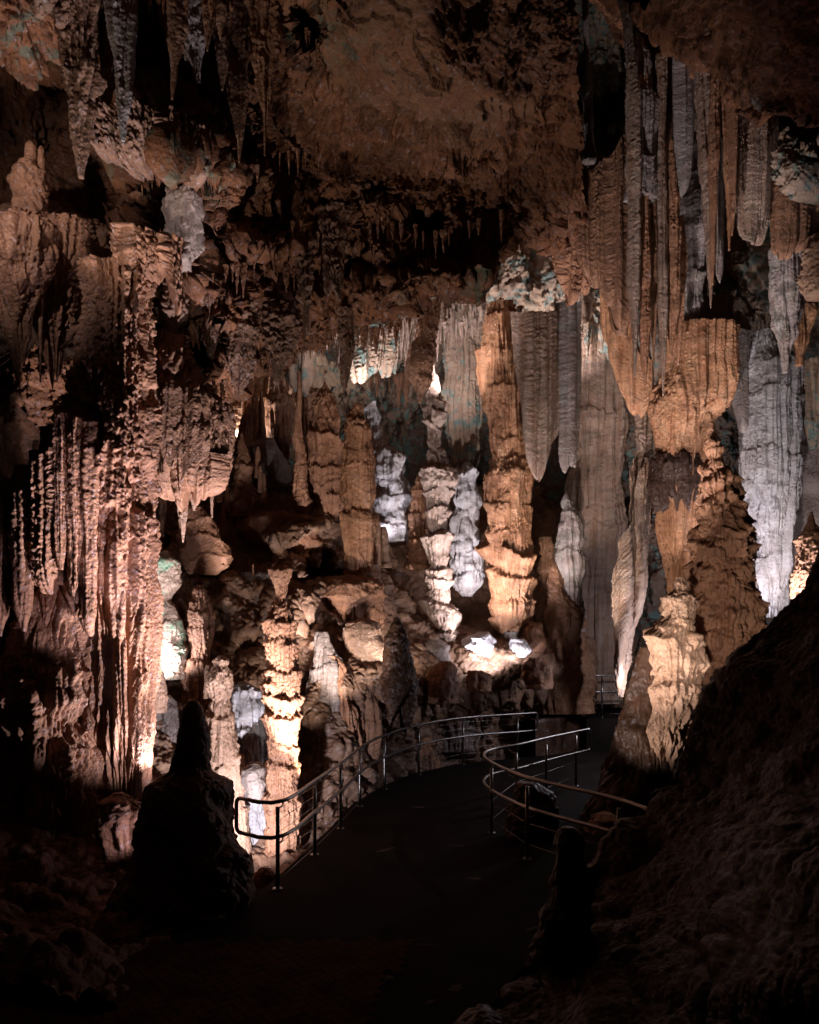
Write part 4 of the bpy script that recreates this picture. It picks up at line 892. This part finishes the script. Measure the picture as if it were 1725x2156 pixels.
body('stalagmite_cluster', 'lumpy tan stalagmite with two points, among little knobs left of centre', 'stalagmite',
     [(912, 507, 511), (930, 503, 515), (950, 500, 524), (965, 498, 530), (985, 492, 534), (1010, 490, 536), (1035, 492, 534), (1060, 484, 545), (1090, 478, 555)], 17.0, M['tan'], lump=.08, tier=.08, th=.35, knob=.05)
for i, (u, v) in enumerate([(462, 1010), (478, 1020), (497, 1022), (514, 1030), (548, 980), (556, 996), (450, 1028), (532, 1046), (486, 1052), (470, 1060), (505, 1058), (543, 940)]):
    h_ = 34 + 9 * (i % 3)
    body('small_stalagmite', 'finger-sized stalagmite on the lumpy tan mound left of centre', 'stalagmite', [(v, u - 2, u + 2), (v + 8, u - 5, u + 5), (v + h_, u - 6, u + 6), (v + h_ + 14, u - 8, u + 8)], 16.7 + .1 * (i % 3), M['tan'], lump=.03, tier=.02, th=.2, group='finger-sized stalagmites on the tan mound')
body('ribbed_rock', 'rounded rock with curved rib ledges under the lit bracket', 'flowstone',
     [(1065, 380, 420), (1090, 378, 445), (1130, 372, 470), (1170, 378, 482), (1195, 390, 470), (1210, 400, 450)], 14.6, M['tan'], ratio=.6, lump=.12, tier=.07, th=.28, flute=.02)
body('rock', 'big rounded tan boulder with a shaggy lower edge left of the stepped column', 'boulder',
     [(1080, 540, 640), (1095, 520, 675), (1120, 515, 684), (1145, 540, 684), (1165, 590, 680), (1182, 640, 672)], 16.6, M['tan'], ratio=.6, lump=.12, lf=1.6, tier=.05, th=.3, flute=.03, teeth=.1)
body('rock', 'grey-violet crag wedged behind the foot of the beehive stalagmite', 'rock', [(1075, 650, 728), (1095, 662, 728), (1130, 680, 728), (1160, 700, 728), (1172, 708, 724)], 17.4, M['lilac'], lump=.1, knob=.06, flute=.04)
body('flowstone_wall', 'folded grey-brown flowstone hump between stacked stalagmite and banded column', 'flowstone',
     [(1205, 500, 560), (1230, 480, 590), (1290, 470, 600), (1350, 466, 600), (1420, 470, 590), (1500, 490, 590), (1600, 500, 590)], 15.2, M['grey'], ratio=.5, lump=.22, lf=1.5, tier=.05, th=.5, flute=.04)
body('stalagmite', 'thin stick-like stalagmite on the grey-brown hump', 'stalagmite', [(1188, 531, 535), (1230, 530, 536), (1258, 529, 537)], 15.0, M['tan'], lump=.01)

# the shelf: mounds, rocks, dark cone
body('rock_mound', 'cracked tan mound carrying the stepped column', 'rock', [(1212, 715, 765), (1220, 690, 790), (1234, 668, 804), (1252, 660, 810), (1275, 668, 812), (1300, 684, 808), (1325, 700, 796), (1340, 720, 776)], 15.9, M['tan'], ratio=.7, lump=.12, lf=2.4, tier=.05, th=.25, flute=.05, ff=9, fz=.6)
body('rock_mound', 'smooth lamplit slab below the cracked tan mound, faint green low corner', 'rock', [(1302, 755, 775), (1310, 738, 792), (1325, 724, 804), (1350, 718, 810), (1380, 724, 812), (1408, 735, 810), (1430, 752, 800), (1440, 770, 790)], 15.1, M['cream'], ratio=.6, lump=.1, lf=2.2, flute=.04, ff=8, fz=.6)
body('dark_cone_stalagmite', 'unlit dark cone stalagmite standing before the lit shelf', 'stalagmite',
     [(1300, 833, 838), (1315, 826, 846), (1340, 818, 856), (1365, 812, 862), (1394, 807, 870), (1440, 806, 876), (1470, 810, 876), (1500, 820, 866), (1530, 826, 860)], 14.4, M['near'], lump=.05, knob=.05, kf=7, coral=.02)  # near-black stone colour stands in for its lack of light
for lab, rows, d, m in [('blocky pale boulder behind the totem-like stalagmite', [(1150, 825, 850), (1165, 820, 880), (1200, 822, 897), (1240, 840, 896), (1258, 860, 890)], 18.9, 'cream'),
                        ('bright white-lit rock pile on the shelf right of the totem foot', [(1330, 1010, 1030), (1342, 985, 1040), (1358, 972, 1046), (1380, 974, 1048), (1402, 990, 1040)], 17.3, 'white'),  # this rock and the next coloured white to widen the pool of light
                        ('glaring little rock at the foot of the massive tiered column', [(1345, 1078, 1100), (1356, 1070, 1112), (1372, 1074, 1118), (1384, 1082, 1110)], 17.2, 'white'),
                        ('brown rock right of the foot of the massive tiered column', [(1310, 1122, 1136), (1325, 1105, 1143), (1350, 1102, 1146), (1372, 1110, 1142)], 17.7, 'tan'),
                        ('grey rock under the foot of the massive tiered column', [(1330, 1060, 1100), (1345, 1056, 1110), (1362, 1062, 1106)], 17.9, 'lilac'),
                        ('dark rock left of the totem foot on the shelf rim', [(1345, 905, 930), (1360, 890, 940), (1380, 880, 944), (1400, 884, 948)], 16.8, 'grey'),
                        ('pale jagged rock on the shelf rim beside the dark cone', [(1355, 868, 885), (1368, 864, 905), (1390, 868, 910)], 16.6, 'cream'),
                        ('rounded brown rock on the rim below the glaring little rock', [(1385, 1110, 1140), (1398, 1100, 1160), (1420, 1100, 1165), (1450, 1110, 1160)], 16.8, 'brown'),
                        ('rounded dim rock pile on the rim between dark cone and white-lit rocks', [(1392, 925, 950), (1410, 905, 965), (1440, 895, 970), (1480, 900, 965)], 15.9, 'brown'),
                        ('square dim rock at the rim under the white-lit rock pile', [(1412, 985, 1015), (1424, 980, 1030), (1455, 985, 1030)], 16.3, 'brown')]:
    body('rock', lab, 'rock', rows, d, M[m], ratio=.8, lump=.09, lf=3.2, knob=.05, kf=4)
# fluted wall masses below the shelf rim
for lab, rows, d, m in [('dim draped flowstone fold just right of the banded column', [(1330, 668, 690), (1400, 655, 710), (1500, 660, 725), (1560, 664, 735), (1600, 668, 740), (1640, 672, 742)], 14.6, 'grey'),
                        ('brown streaked flowstone fall behind the rising left rail', [(1400, 720, 770), (1480, 716, 790), (1560, 720, 800), (1640, 728, 800), (1720, 735, 800)], 14.9, 'brown'),
                        ('dim grey flowstone tongue with white streak under the shelf rim', [(1440, 915, 950), (1470, 905, 985), (1520, 905, 1000), (1580, 915, 1000)], 18.0, 'grey'),
                        ('orange-brown flowstone leg reaching the pit behind the rail', [(1380, 690, 710), (1450, 700, 740), (1550, 705, 760), (1650, 710, 775), (1760, 715, 790)], 14.5, 'tan'),
                        ('stump of pale flowstone low behind the middle rail posts', [(1520, 850, 880), (1560, 838, 905), (1600, 836, 915), (1660, 840, 912)], 16.7, 'tan')]:
    body('flowstone_fall', lab, 'flowstone', rows, d, M[m], ratio=.7, lump=.12, lf=1.6, flute=.12, ff=6, fz=.3, tier=.05, th=.9)
# little things in the pit at the near rail
body('stalagmite', 'small glowing lilac stalagmite low beside the near rail post', 'stalagmite', [(1798, 526, 530), (1815, 522, 534), (1850, 520, 538), (1880, 516, 540)], 9.8, M['white'], lump=.02, flute=.02)
body('rock', 'clump of knobby brown coral-like rock by the near rail post', 'rock', [(1826, 552, 566), (1836, 540, 576), (1856, 536, 580), (1872, 540, 578)], 9.7, M['coral'], lump=.03, knob=.08, kf=9)

# right of the path
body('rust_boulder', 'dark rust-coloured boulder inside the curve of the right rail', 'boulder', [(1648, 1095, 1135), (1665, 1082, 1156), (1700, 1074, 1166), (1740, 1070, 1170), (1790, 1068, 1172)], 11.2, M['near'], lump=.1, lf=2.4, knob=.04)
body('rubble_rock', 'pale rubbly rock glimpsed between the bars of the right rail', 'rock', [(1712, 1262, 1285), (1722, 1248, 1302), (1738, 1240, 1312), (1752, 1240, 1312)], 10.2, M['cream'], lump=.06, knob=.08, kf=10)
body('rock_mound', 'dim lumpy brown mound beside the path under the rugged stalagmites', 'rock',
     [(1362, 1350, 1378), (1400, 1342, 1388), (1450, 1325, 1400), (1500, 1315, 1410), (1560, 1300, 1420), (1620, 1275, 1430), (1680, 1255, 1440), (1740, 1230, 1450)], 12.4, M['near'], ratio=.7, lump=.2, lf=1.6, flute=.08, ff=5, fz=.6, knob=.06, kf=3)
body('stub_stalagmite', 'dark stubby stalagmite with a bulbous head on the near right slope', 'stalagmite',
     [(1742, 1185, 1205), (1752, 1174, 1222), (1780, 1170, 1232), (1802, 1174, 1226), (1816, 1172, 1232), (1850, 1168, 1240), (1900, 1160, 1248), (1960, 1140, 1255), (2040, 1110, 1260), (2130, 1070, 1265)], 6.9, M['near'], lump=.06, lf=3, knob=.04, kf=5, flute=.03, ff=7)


# small stalactites along rims and under ledges: a few shapes, each placed as its own thing
proto = []
for k in range(9):
    Lp = 1.0; hw = [26, 34, 22, 40, 30, 24, 28, 36, 20][k]
    o = body('small_stalactite', None, 'stalactite', [(0, 800 - hw, 800 + hw), (40, 800 - hw * .8, 800 + hw * .85), (90, 800 - hw * .6, 800 + hw * .6), (140, 800 - hw * .35, 800 + hw * .3), (180 - 6 * (k % 3), 796, 804)], 10, M['coral'], lump=.07, lf=3, flute=.08, ff=8, fz=.5, coral=.05, cf=12, step=4.2)
    me = o.data
    n = len(me.vertices); co = np.empty(n * 3, np.float32); me.vertices.foreach_get('co', co); co = co.reshape(-1, 3)
    co[:, :2] -= co[:, :2].mean(0); top = co[:, 2].max(); co[:, 2] -= top; co /= abs(co[:, 2].min())   # unit length, hanging from its origin
    me.vertices.foreach_set('co', co.ravel()); me.update()
    bpy.data.objects.remove(o); proto.append(me)
pm = {}


def small(u, v, d, ln, wd, label, group, mat, k):
    me = proto[k % 9]
    if mat != 'coral':
        if (k % 9, mat) not in pm:
            m2 = me.copy(); m2.materials.clear(); m2.materials.append(M[mat]); pm[(k % 9, mat)] = m2
        me = pm[(k % 9, mat)]
    o = bpy.data.objects.new('small_stalactite', me); COL.objects.link(o)
    o.location = W(u, v, d); s = ln / F * d
    w = wd / F * d / 0.33
    o.scale = (w, w, s); o.rotation_euler = (0, 0, k * 1.7)
    tag(o, label, 'stalactite', group)


rs = np.random.default_rng(11)


def rim(pts, n, dd, lmin, lmax, label, group, mat='coral', lift=14, jit=6):
    pts = np.array(pts, float)
    Ls = np.concatenate([[0], np.cumsum(np.hypot(*np.diff(pts[:, :2], axis=0).T))])
    for i in range(n):
        s = Ls[-1] * (i + rs.uniform(.1, .9)) / n
        u = np.interp(s, Ls, pts[:, 0]); v = np.interp(s, Ls, pts[:, 1]); d = np.interp(s, Ls, pts[:, 2])
        ln = lmin + (lmax - lmin) * rs.random() ** 2
        small(u, v - lift + rs.uniform(-jit, jit), d + rs.uniform(-dd, dd), ln + lift, (4 + 0.13 * ln) * rs.uniform(.7, 1.4), label, group, mat, int(rs.integers(0, 900)))


rim([(400, 862, 12.6), (480, 815, 12.8), (600, 742, 13.2), (700, 708, 13.8), (820, 698, 14), (920, 640, 13.8), (1040, 585, 13.2)], 80, .3, 12, 50, 'small crusted stalactite along the dark ceiling rim over the far chamber', 'stalactites along the dark ceiling rim')
rim([(700, 700, 18.6), (760, 705, 18.4), (840, 690, 18.4), (900, 680, 18.2), (960, 690, 18.6), (1010, 670, 18.6)], 46, .5, 20, 90, 'thin pale stalactite in the lit fringe above the columns', 'lit fringe of stalactites above the columns', 'greytan', 10, 10)
rim([(600, 725, 16.8), (700, 700, 16.9), (800, 700, 16.9), (880, 670, 16.8), (960, 650, 17.0), (1020, 640, 17)], 44, .3, 14, 60, 'short pale stalactite in the bright line under the dark ceiling rim', 'bright line of stalactites under the dark ceiling rim', 'greytan', 8, 6)
rim([(740, 770, 21.5), (800, 790, 21.8), (860, 800, 22)], 14, .5, 20, 60, 'dim stalactite at the back of the dark recess', 'dim stalactites of the dark recess', 'brown')
rim([(600, 470, 12.0), (700, 520, 12.2), (800, 470, 12.3), (900, 500, 12.4), (1000, 480, 12.6), (1100, 440, 13.2)], 26, .3, 20, 60, 'small stalactite on the crusted ceiling left of the great draperies', 'stalactites on the crusted ceiling')
rim([(260, 370, 11.6), (330, 380, 11.3), (420, 400, 11.5), (500, 380, 11.6), (600, 330, 11.9), (720, 340, 12)], 22, .2, 16, 50, 'small stalactite on the crusted wall below the long upper left ones', 'stalactites on the upper left crusted wall')
rim([(330, 620, 11.9), (420, 600, 11.9), (520, 560, 12), (640, 560, 12.1), (700, 560, 12.3)], 22, .2, 16, 60, 'small stalactite fringing the dark hollows of the crusted wall', 'stalactites fringing the dark hollows')
rim([(1040, 640, 18.3), (1100, 660, 18.8), (1180, 690, 19.2), (1260, 690, 19.4), (1310, 660, 19)], 26, .3, 20, 80, 'green-tinged stalactite under the bright ceiling patch', 'stalactites under the bright ceiling patch', 'green')
rim([(1480, 690, 16.8), (1530, 700, 16.9), (1600, 690, 16.8), (1640, 660, 16.4)], 16, .2, 14, 50, 'short stalactite on the green ceiling left of the blue-grey stalactite', 'stalactites of the green ceiling at right', 'green')
rim([(-20, 60, 10.0), (60, 30, 10), (160, 20, 10), (320, 10, 10.2), (560, 30, 10.3), (600, 60, 10.4)], 14, .2, 12, 60, 'small stalactite along the very top of the cave, upper left', 'stalactites along the top of the cave')
rim([(640, 60, 9.9), (670, 100, 10), (700, 200, 10.5)], 10, .1, 12, 36, 'short stalactite on the lower rim of the smooth slab', 'stalactites on the slab rim')
rim([(1190, 450, 14.8), (1240, 520, 15.0), (1290, 600, 15.2)], 14, .2, 20, 60, 'thin stalactite on the ribbed brown cascade', 'stalactites on the ribbed brown cascade')
rim([(-20, 640, 11.6), (60, 640, 11.7), (160, 620, 11.8), (210, 700, 11.9)], 12, .1, 20, 70, 'crusted stalactite under the broad left ledge', 'stalactites under the broad left ledge')

# ---------------------------------------------------------------- railings
def tube(name, pts, r, mat, parent, n=10, closed=False):
    pts = np.array(pts, float)
    T = np.gradient(pts, axis=0)
    if closed: T = np.roll(pts, -1, 0) - np.roll(pts, 1, 0)
    T /= np.linalg.norm(T, axis=1, keepdims=True)
    up = np.array([0, 0, 1.0]); A1 = np.cross(T, up); bad = np.linalg.norm(A1, axis=1) < 1e-3
    A1[bad] = np.array([1.0, 0, 0])
    # carry the frame along so that it does not flip
    for i in range(len(A1)):
        if i: 
            a = A1[i - 1] - T[i] * (A1[i - 1] @ T[i])
            A1[i] = a
        A1[i] /= np.linalg.norm(A1[i])
    B1 = np.cross(T, A1)
    a = np.linspace(0, 2 * math.pi, n, endpoint=False)
    P = pts[:, None] + r * (np.cos(a)[None, :, None] * A1[:, None] + np.sin(a)[None, :, None] * B1[:, None])
    if closed: P = np.concatenate([P, P[:1]], 0)
    return mesh_grid(name, P, mat, wrap=True, parent=parent, base=pts[0], cap=True)


def smooth_path(pts, n):
    pts = np.array(pts, float)
    L = np.concatenate([[0], np.cumsum(np.linalg.norm(np.diff(pts, axis=0), axis=1))])
    s = np.linspace(0, L[-1], n)
    out = np.stack([np.interp(s, L, pts[:, k]) for k in range(pts.shape[1])], -1)
    # Catmull-Rom through the points
    q = np.vstack([2 * pts[0] - pts[1], pts, 2 * pts[-1] - pts[-2]])
    for i, t in enumerate(s):
        k = min(np.searchsorted(L, t, 'right') - 1, len(pts) - 2)
        x = (t - L[k]) / (L[k + 1] - L[k]); p0, p1, p2, p3 = q[k:k + 4]
        out[i] = 0.5 * (2 * p1 + (p2 - p0) * x + (2 * p0 - 5 * p1 + 4 * p2 - p3) * x * x + (3 * p1 - p0 - 3 * p2 + p3) * x ** 3)
    return out


def railing(label, xy, posts, side, z0=0.0, close0=True, close1=True, cables=7, over=0.35, over1=0.3, r=0.024, zt=1.05, zm=0.64, group=None):
    root = bpy.data.objects.new('railing', None); COL.objects.link(root)
    root.location = (*posts[0], z0); tag(root, label, 'railing', group)
    c = smooth_path(xy, 90)
    T = np.gradient(c, axis=0); T /= np.linalg.norm(T, axis=1, keepdims=True)
    Nn = np.stack([-T[:, 1], T[:, 0]], -1) * side * 0.07           # the rail sits inboard of the posts
    c = c + Nn
    # a loop: top rail, rounded end, mid rail, rounded end
    top = [(x, y, z0 + zt) for x, y in c]; mid = [(x, y, z0 + zm) for x, y in c][::-1]
    def arc(p, t, za, zb):
        R = .07; out = []
        s = 1 if za > zb else -1
        for k in range(0, 7):
            a = k / 6 * math.pi / 2; out.append((p[0] + t[0] * R * math.sin(a), p[1] + t[1] * R * math.sin(a), za - s * R * (1 - math.cos(a))))
        for k in range(0, 7):
            a = math.pi / 2 * (1 - k / 6); out.append((p[0] + t[0] * R * math.sin(a), p[1] + t[1] * R * math.sin(a), zb + s * R * (1 - math.cos(a))))
        return out
    loop = list(top)
    if close1: loop += arc(c[-1], T[-1], z0 + zt, z0 + zm)
    loop += mid
    if close0: loop += arc(c[0], -T[0], z0 + zm, z0 + zt)
    if close0 and close1: tube('handrail', loop, r, M['steel'], root, closed=True)
    elif close1: tube('handrail', loop, r, M['steel'], root)
    elif close0:
        tube('handrail', list(reversed(top)) and (mid + arc(c[0], -T[0], z0 + zm, z0 + zt) + top), r, M['steel'], root)
    else:
        tube('handrail', top, r, M['steel'], root); tube('handrail', mid, r, M['steel'], root)
    # posts
    PP = []
    for (px, py) in posts:
        p = tube('post', [(px, py, z0 + z) for z in (0.0, .3, .6, .97)], 0.025, M['steel'], root, n=12)
        i = int(np.argmin(np.hypot(c[:, 0] - px, c[:, 1] - py))); q = c[i]
        mesh_flange = tube('flange', [(px, py, z0 + z) for z in (0.002, .012)], 0.06, M['steel'], p, n=16)
        mesh_flange.location = (0, 0, 0.002)
        for z in (zt, zm):
            b = tube('bracket', [(px, py, z0 + z - .085), ((px * .7 + q[0] * .3), (py * .7 + q[1] * .3), z0 + z - .09), ((px * .25 + q[0] * .75), (py * .25 + q[1] * .75), z0 + z - .07), (q[0], q[1], z0 + z - .022)], 0.009, M['steel'], p, n=8)
            b.location = (0, 0, z - .085)
        PP.append((px, py))
    # cables from post to post
    for k in range(cables):
        z = 0.10 + 0.84 * k / max(cables - 1, 1) if cables > 3 else 0.2 + 0.28 * k
        pts = []
        for a in range(len(PP) - 1):
            for t in (0, .5): pts.append((PP[a][0] * (1 - t) + PP[a + 1][0] * t, PP[a][1] * (1 - t) + PP[a + 1][1] * t, z0 + z))
        pts.append((*PP[-1], z0 + z))
        tube('cable', pts, 0.0035, M['steel'], root, n=5)
    return root


lp = LP[:8]
# rail continues a little beyond the first and last posts
a0 = np.array(lp[0]); a1 = np.array(lp[1]); e0 = np.array(lp[-1]); e1 = np.array(lp[-2])
tl = a0 - a1; tl /= np.linalg.norm(tl)
xyL = [tuple(a0 + np.array([-0.42, 0.15]))] + lp + [tuple(e0 + (e0 - e1) * .30)]
railing('long steel railing with cable infill curving along the left edge of the path', xyL, lp, -1)
RP = [gp(1303, 1876), gp(1110, 1809), gp(1035, 1754), gp(1087, 1707), gp(1150, 1683), gp(1213, 1655)]
RX = [gp(1400, 1930), gp(1303, 1876), gp(1200, 1838), gp(1110, 1805), gp(1050, 1772), gp(1014, 1742), gp(1012, 1722), gp(1035, 1708), gp(1087, 1694), gp(1150, 1672), gp(1232, 1647)]
railing('steel railing looping round the planting bed at the right of the path', RX, RP, -1, close0=False, cables=2)
BP = [((1268 - CU) / F * 18.8, 18.8), ((1345 - CU) / F * 18.9, 18.9), ((1430 - CU) / F * 19, 19)]
railing('distant short steel railing under the twisted drapery blade', [((1243 - CU) / F * 18.8, 18.8)] + BP, BP, 1, z0=0.78, close1=False, cables=4)
poly_sheet('path', [((1235 - CU) / F * 18.6, 18.6), (9, 18.6), (9, 26), ((1235 - CU) / F * 18.6, 26)], 0.78, M['conc'], thick=.78)

# low curved retaining wall right of the left rail end
def retaining():
    c = smooth_path([gp(1128, 1592), gp(1170, 1588), gp(1215, 1578), gp(1250, 1560), gp(1258, 1535)], 40)
    T = np.gradient(c, axis=0); T /= np.linalg.norm(T, axis=1, keepdims=True); Nn = np.stack([-T[:, 1], T[:, 0]], -1)
    hh = np.linspace(.85, .95, 40) + .02 * vn(c[:, 0] * 4, c[:, 1] * 4, c[:, 0] * 0, 3)
    rows = []
    for (o_, zf) in ((0, 0), (0, .92), (.02, 1), (.32, 1), (.34, .0)):
        rows.append(np.stack([c[:, 0] + Nn[:, 0] * o_, c[:, 1] + Nn[:, 1] * o_, hh * zf], -1))
    o = mesh_grid('retaining_wall', np.array(rows), M['near'], base=(c[0][0], c[0][1], 0))
    for p in o.data.polygons: p.use_smooth = False
    tag(o, 'low curved masonry retaining wall where the left railing ends', 'wall')


retaining()

# ---------------------------------------------------------------- the cave's lamps, with added fill lights among them
WARM, NEUT, COOL, VIO = (1, .92, .88), (.98, .93, 1), (.82, .84, 1), (.76, .72, 1)


def lamp(u, v, d, p, col=NEUT, aim=None, ang=None, r=.05, blend=.6):
    kind = 'SPOT' if aim else 'POINT'
    l = bpy.data.lights.new('cave_or_fill_lamp', kind); l.energy = p; l.color = col; l.shadow_soft_size = r
    o = bpy.data.objects.new('cave_or_fill_lamp', l); COL.objects.link(o); o.location = W(u, v, d)
    if aim:
        from mathutils import Vector
        l.spot_size = math.radians(ang or 90); l.spot_blend = blend
        dv = Vector(W(*aim)) - Vector(o.location)
        o.rotation_euler = dv.to_track_quat('-Z', 'Y').to_euler()
    return o


# behind the dark boulder, at the foot of the huge column
lamp(338, 1640, 11.0, 200, COOL, (285, 1200, 11.3), 120, r=.04)
lamp(325, 1425, 13.0, 260, COOL, (335, 1290, 13.6), 150)                       # behind it, lights the white-green wall
lamp(330, 1800, 9.1, 25, VIO, (225, 1700, 9.6), 80)
lamp(330, 1560, 9.6, 300, VIO, (120, 1310, 10.6), 24)
# floodlights below the path edge
lamp(590, 1822, 10.2, 3800, (.80, .80, 1), (200, 820, 11.2), 44)
lamp(590, 1822, 10.2, 1200, (.80, .80, 1), (215, 1270, 11.2), 66)
lamp(590, 1822, 10.25, 700, WARM, (430, 420, 12), 80)
lamp(655, 1850, 10.4, 6500, NEUT, (690, 950, 17), 40)
lamp(700, 1600, 12.7, 600, WARM, (755, 1150, 16.1), 50)
lamp(330, 1560, 9.6, 800, VIO, (222, 1060, 11), 26)
lamp(600, 1900, 10.0, 170, WARM, (590, 1400, 12.6), 60)
lamp(530, 1835, 10.6, 800, COOL, (525, 1600, 13), 90)
# upper left
lamp(-140, 250, 9.2, 110, NEUT, (80, 450, 11), 100)
lamp(-60, 820, 8.6, 450, WARM, (300, 120, 10.3), 60)  # added out of view to brighten the upper left stalactites
lamp(470, 380, 10.6, 18, COOL, (385, 450, 11.4), 80)
# shelf lamps
lamp(1036, 1396, 16.45, 110, COOL, (1005, 1350, 17.3), 150)
lamp(1010, 1402, 16.72, 260, NEUT, (960, 1200, 17.6), 70)
lamp(1000, 1350, 16.0, 900, NEUT, (1060, 1000, 18.2), 100)
lamp(1096, 1394, 16.7, 60, COOL, (1070, 1200, 18), 140)
lamp(848, 1425, 14.85, 120, WARM, (770, 1320, 15.8), 150)
lamp(980, 1225, 19.4, 110, COOL, (970, 1000, 19.4), 120)
lamp(815, 1135, 17.4, 50, COOL, (820, 950, 18.4), 120)
# right
lamp(1190, 1700, 10.3, 330, WARM, (1420, 1400, 12.2), 60)
lamp(1480, 1450, 9.5, 300, WARM, (1490, 1150, 13), 80)  # added frontal fill for the rugged stalagmites
lamp(1180, 1560, 10.8, 500, WARM, (1500, 1180, 13), 64)
lamp(1240, 1400, 13.5, 500, WARM, (1430, 900, 15), 50)  # added to lift the shadow on the giant stalactite
lamp(1200, 1690, 10.3, 3800, NEUT, (1400, 700, 14), 32)
lamp(1240, 1480, 15.5, 120, NEUT, (1330, 1000, 16.4), 60)
lamp(1240, 1440, 15.5, 900, WARM, (1200, 900, 18.5), 60)
lamp(1640, 1305, 13.2, 600, NEUT, (1640, 1000, 15.6), 100)
lamp(1460, 1340, 15.5, 220, COOL)
lamp(1330, 1440, 16.4, 60, COOL)
lamp(1605, 130, 12.2, 160, NEUT, (1532, 330, 12.75), 60)
lamp(1660, 560, 12.0, 60, NEUT, (1545, 250, 12.6), 60)
lamp(1700, 460, 11.9, 7, COOL, (1690, 360, 12.4), 100)
lamp(1150, 860, 18.7, 800, NEUT, (1160, 590, 19.3), 100)
lamp(498, 955, 19.25, 500, WARM, (530, 820, 19.9), 140)
lamp(760, 830, 16.5, 170, NEUT, (780, 690, 17.2), 140)
lamp(955, 800, 16.9, 200, NEUT, (900, 680, 19), 140)
lamp(668, 1660, 12.3, 330, WARM, (510, 1130, 16.5), 60)  # added fill for the dark rock left of centre
lamp(760, 1500, 11.3, 240, WARM, (780, 500, 12.6), 80)  # unseen light added over the path to raise the dark ceiling band
lamp(880, 1250, 14.0, 100, WARM, (850, 100, 9), 60)  # separate spot added for the smooth ceiling slab

w = bpy.data.worlds.new('World'); S.world = w; w.use_nodes = True
w.node_tree.nodes['Background'].inputs[0].default_value = (1.0, 0.72, 0.55, 1); w.node_tree.nodes['Background'].inputs[1].default_value = 0.002
lamp(700, -200, 1.0, 3.5, WARM, r=.6)  # dim soft fill added near the camera, not a lamp of the cave

cam = bpy.data.cameras.new('camera'); co = bpy.data.objects.new('camera', cam); COL.objects.link(co)
co.location = (0, 0, H); co.rotation_euler = (math.radians(90), 0, 0)
cam.sensor_fit = 'VERTICAL'; cam.sensor_height = 36; cam.lens = F / 2156 * 36
cam.shift_y = (HZ - 1078) / 2156.0; cam.clip_end = 200; cam.clip_start = .05
S.camera = co
S.view_settings.view_transform = 'Standard'; S.view_settings.look = 'None'; S.view_settings.exposure = 0; S.view_settings.gamma = 1
S.cycles.use_denoising = True
S.cycles.max_bounces = 6; S.cycles.diffuse_bounces = 3; S.cycles.glossy_bounces = 2; S.cycles.transmission_bounces = 0
S.cycles.sample_clamp_indirect = 4.0
S.cycles.use_adaptive_sampling = True
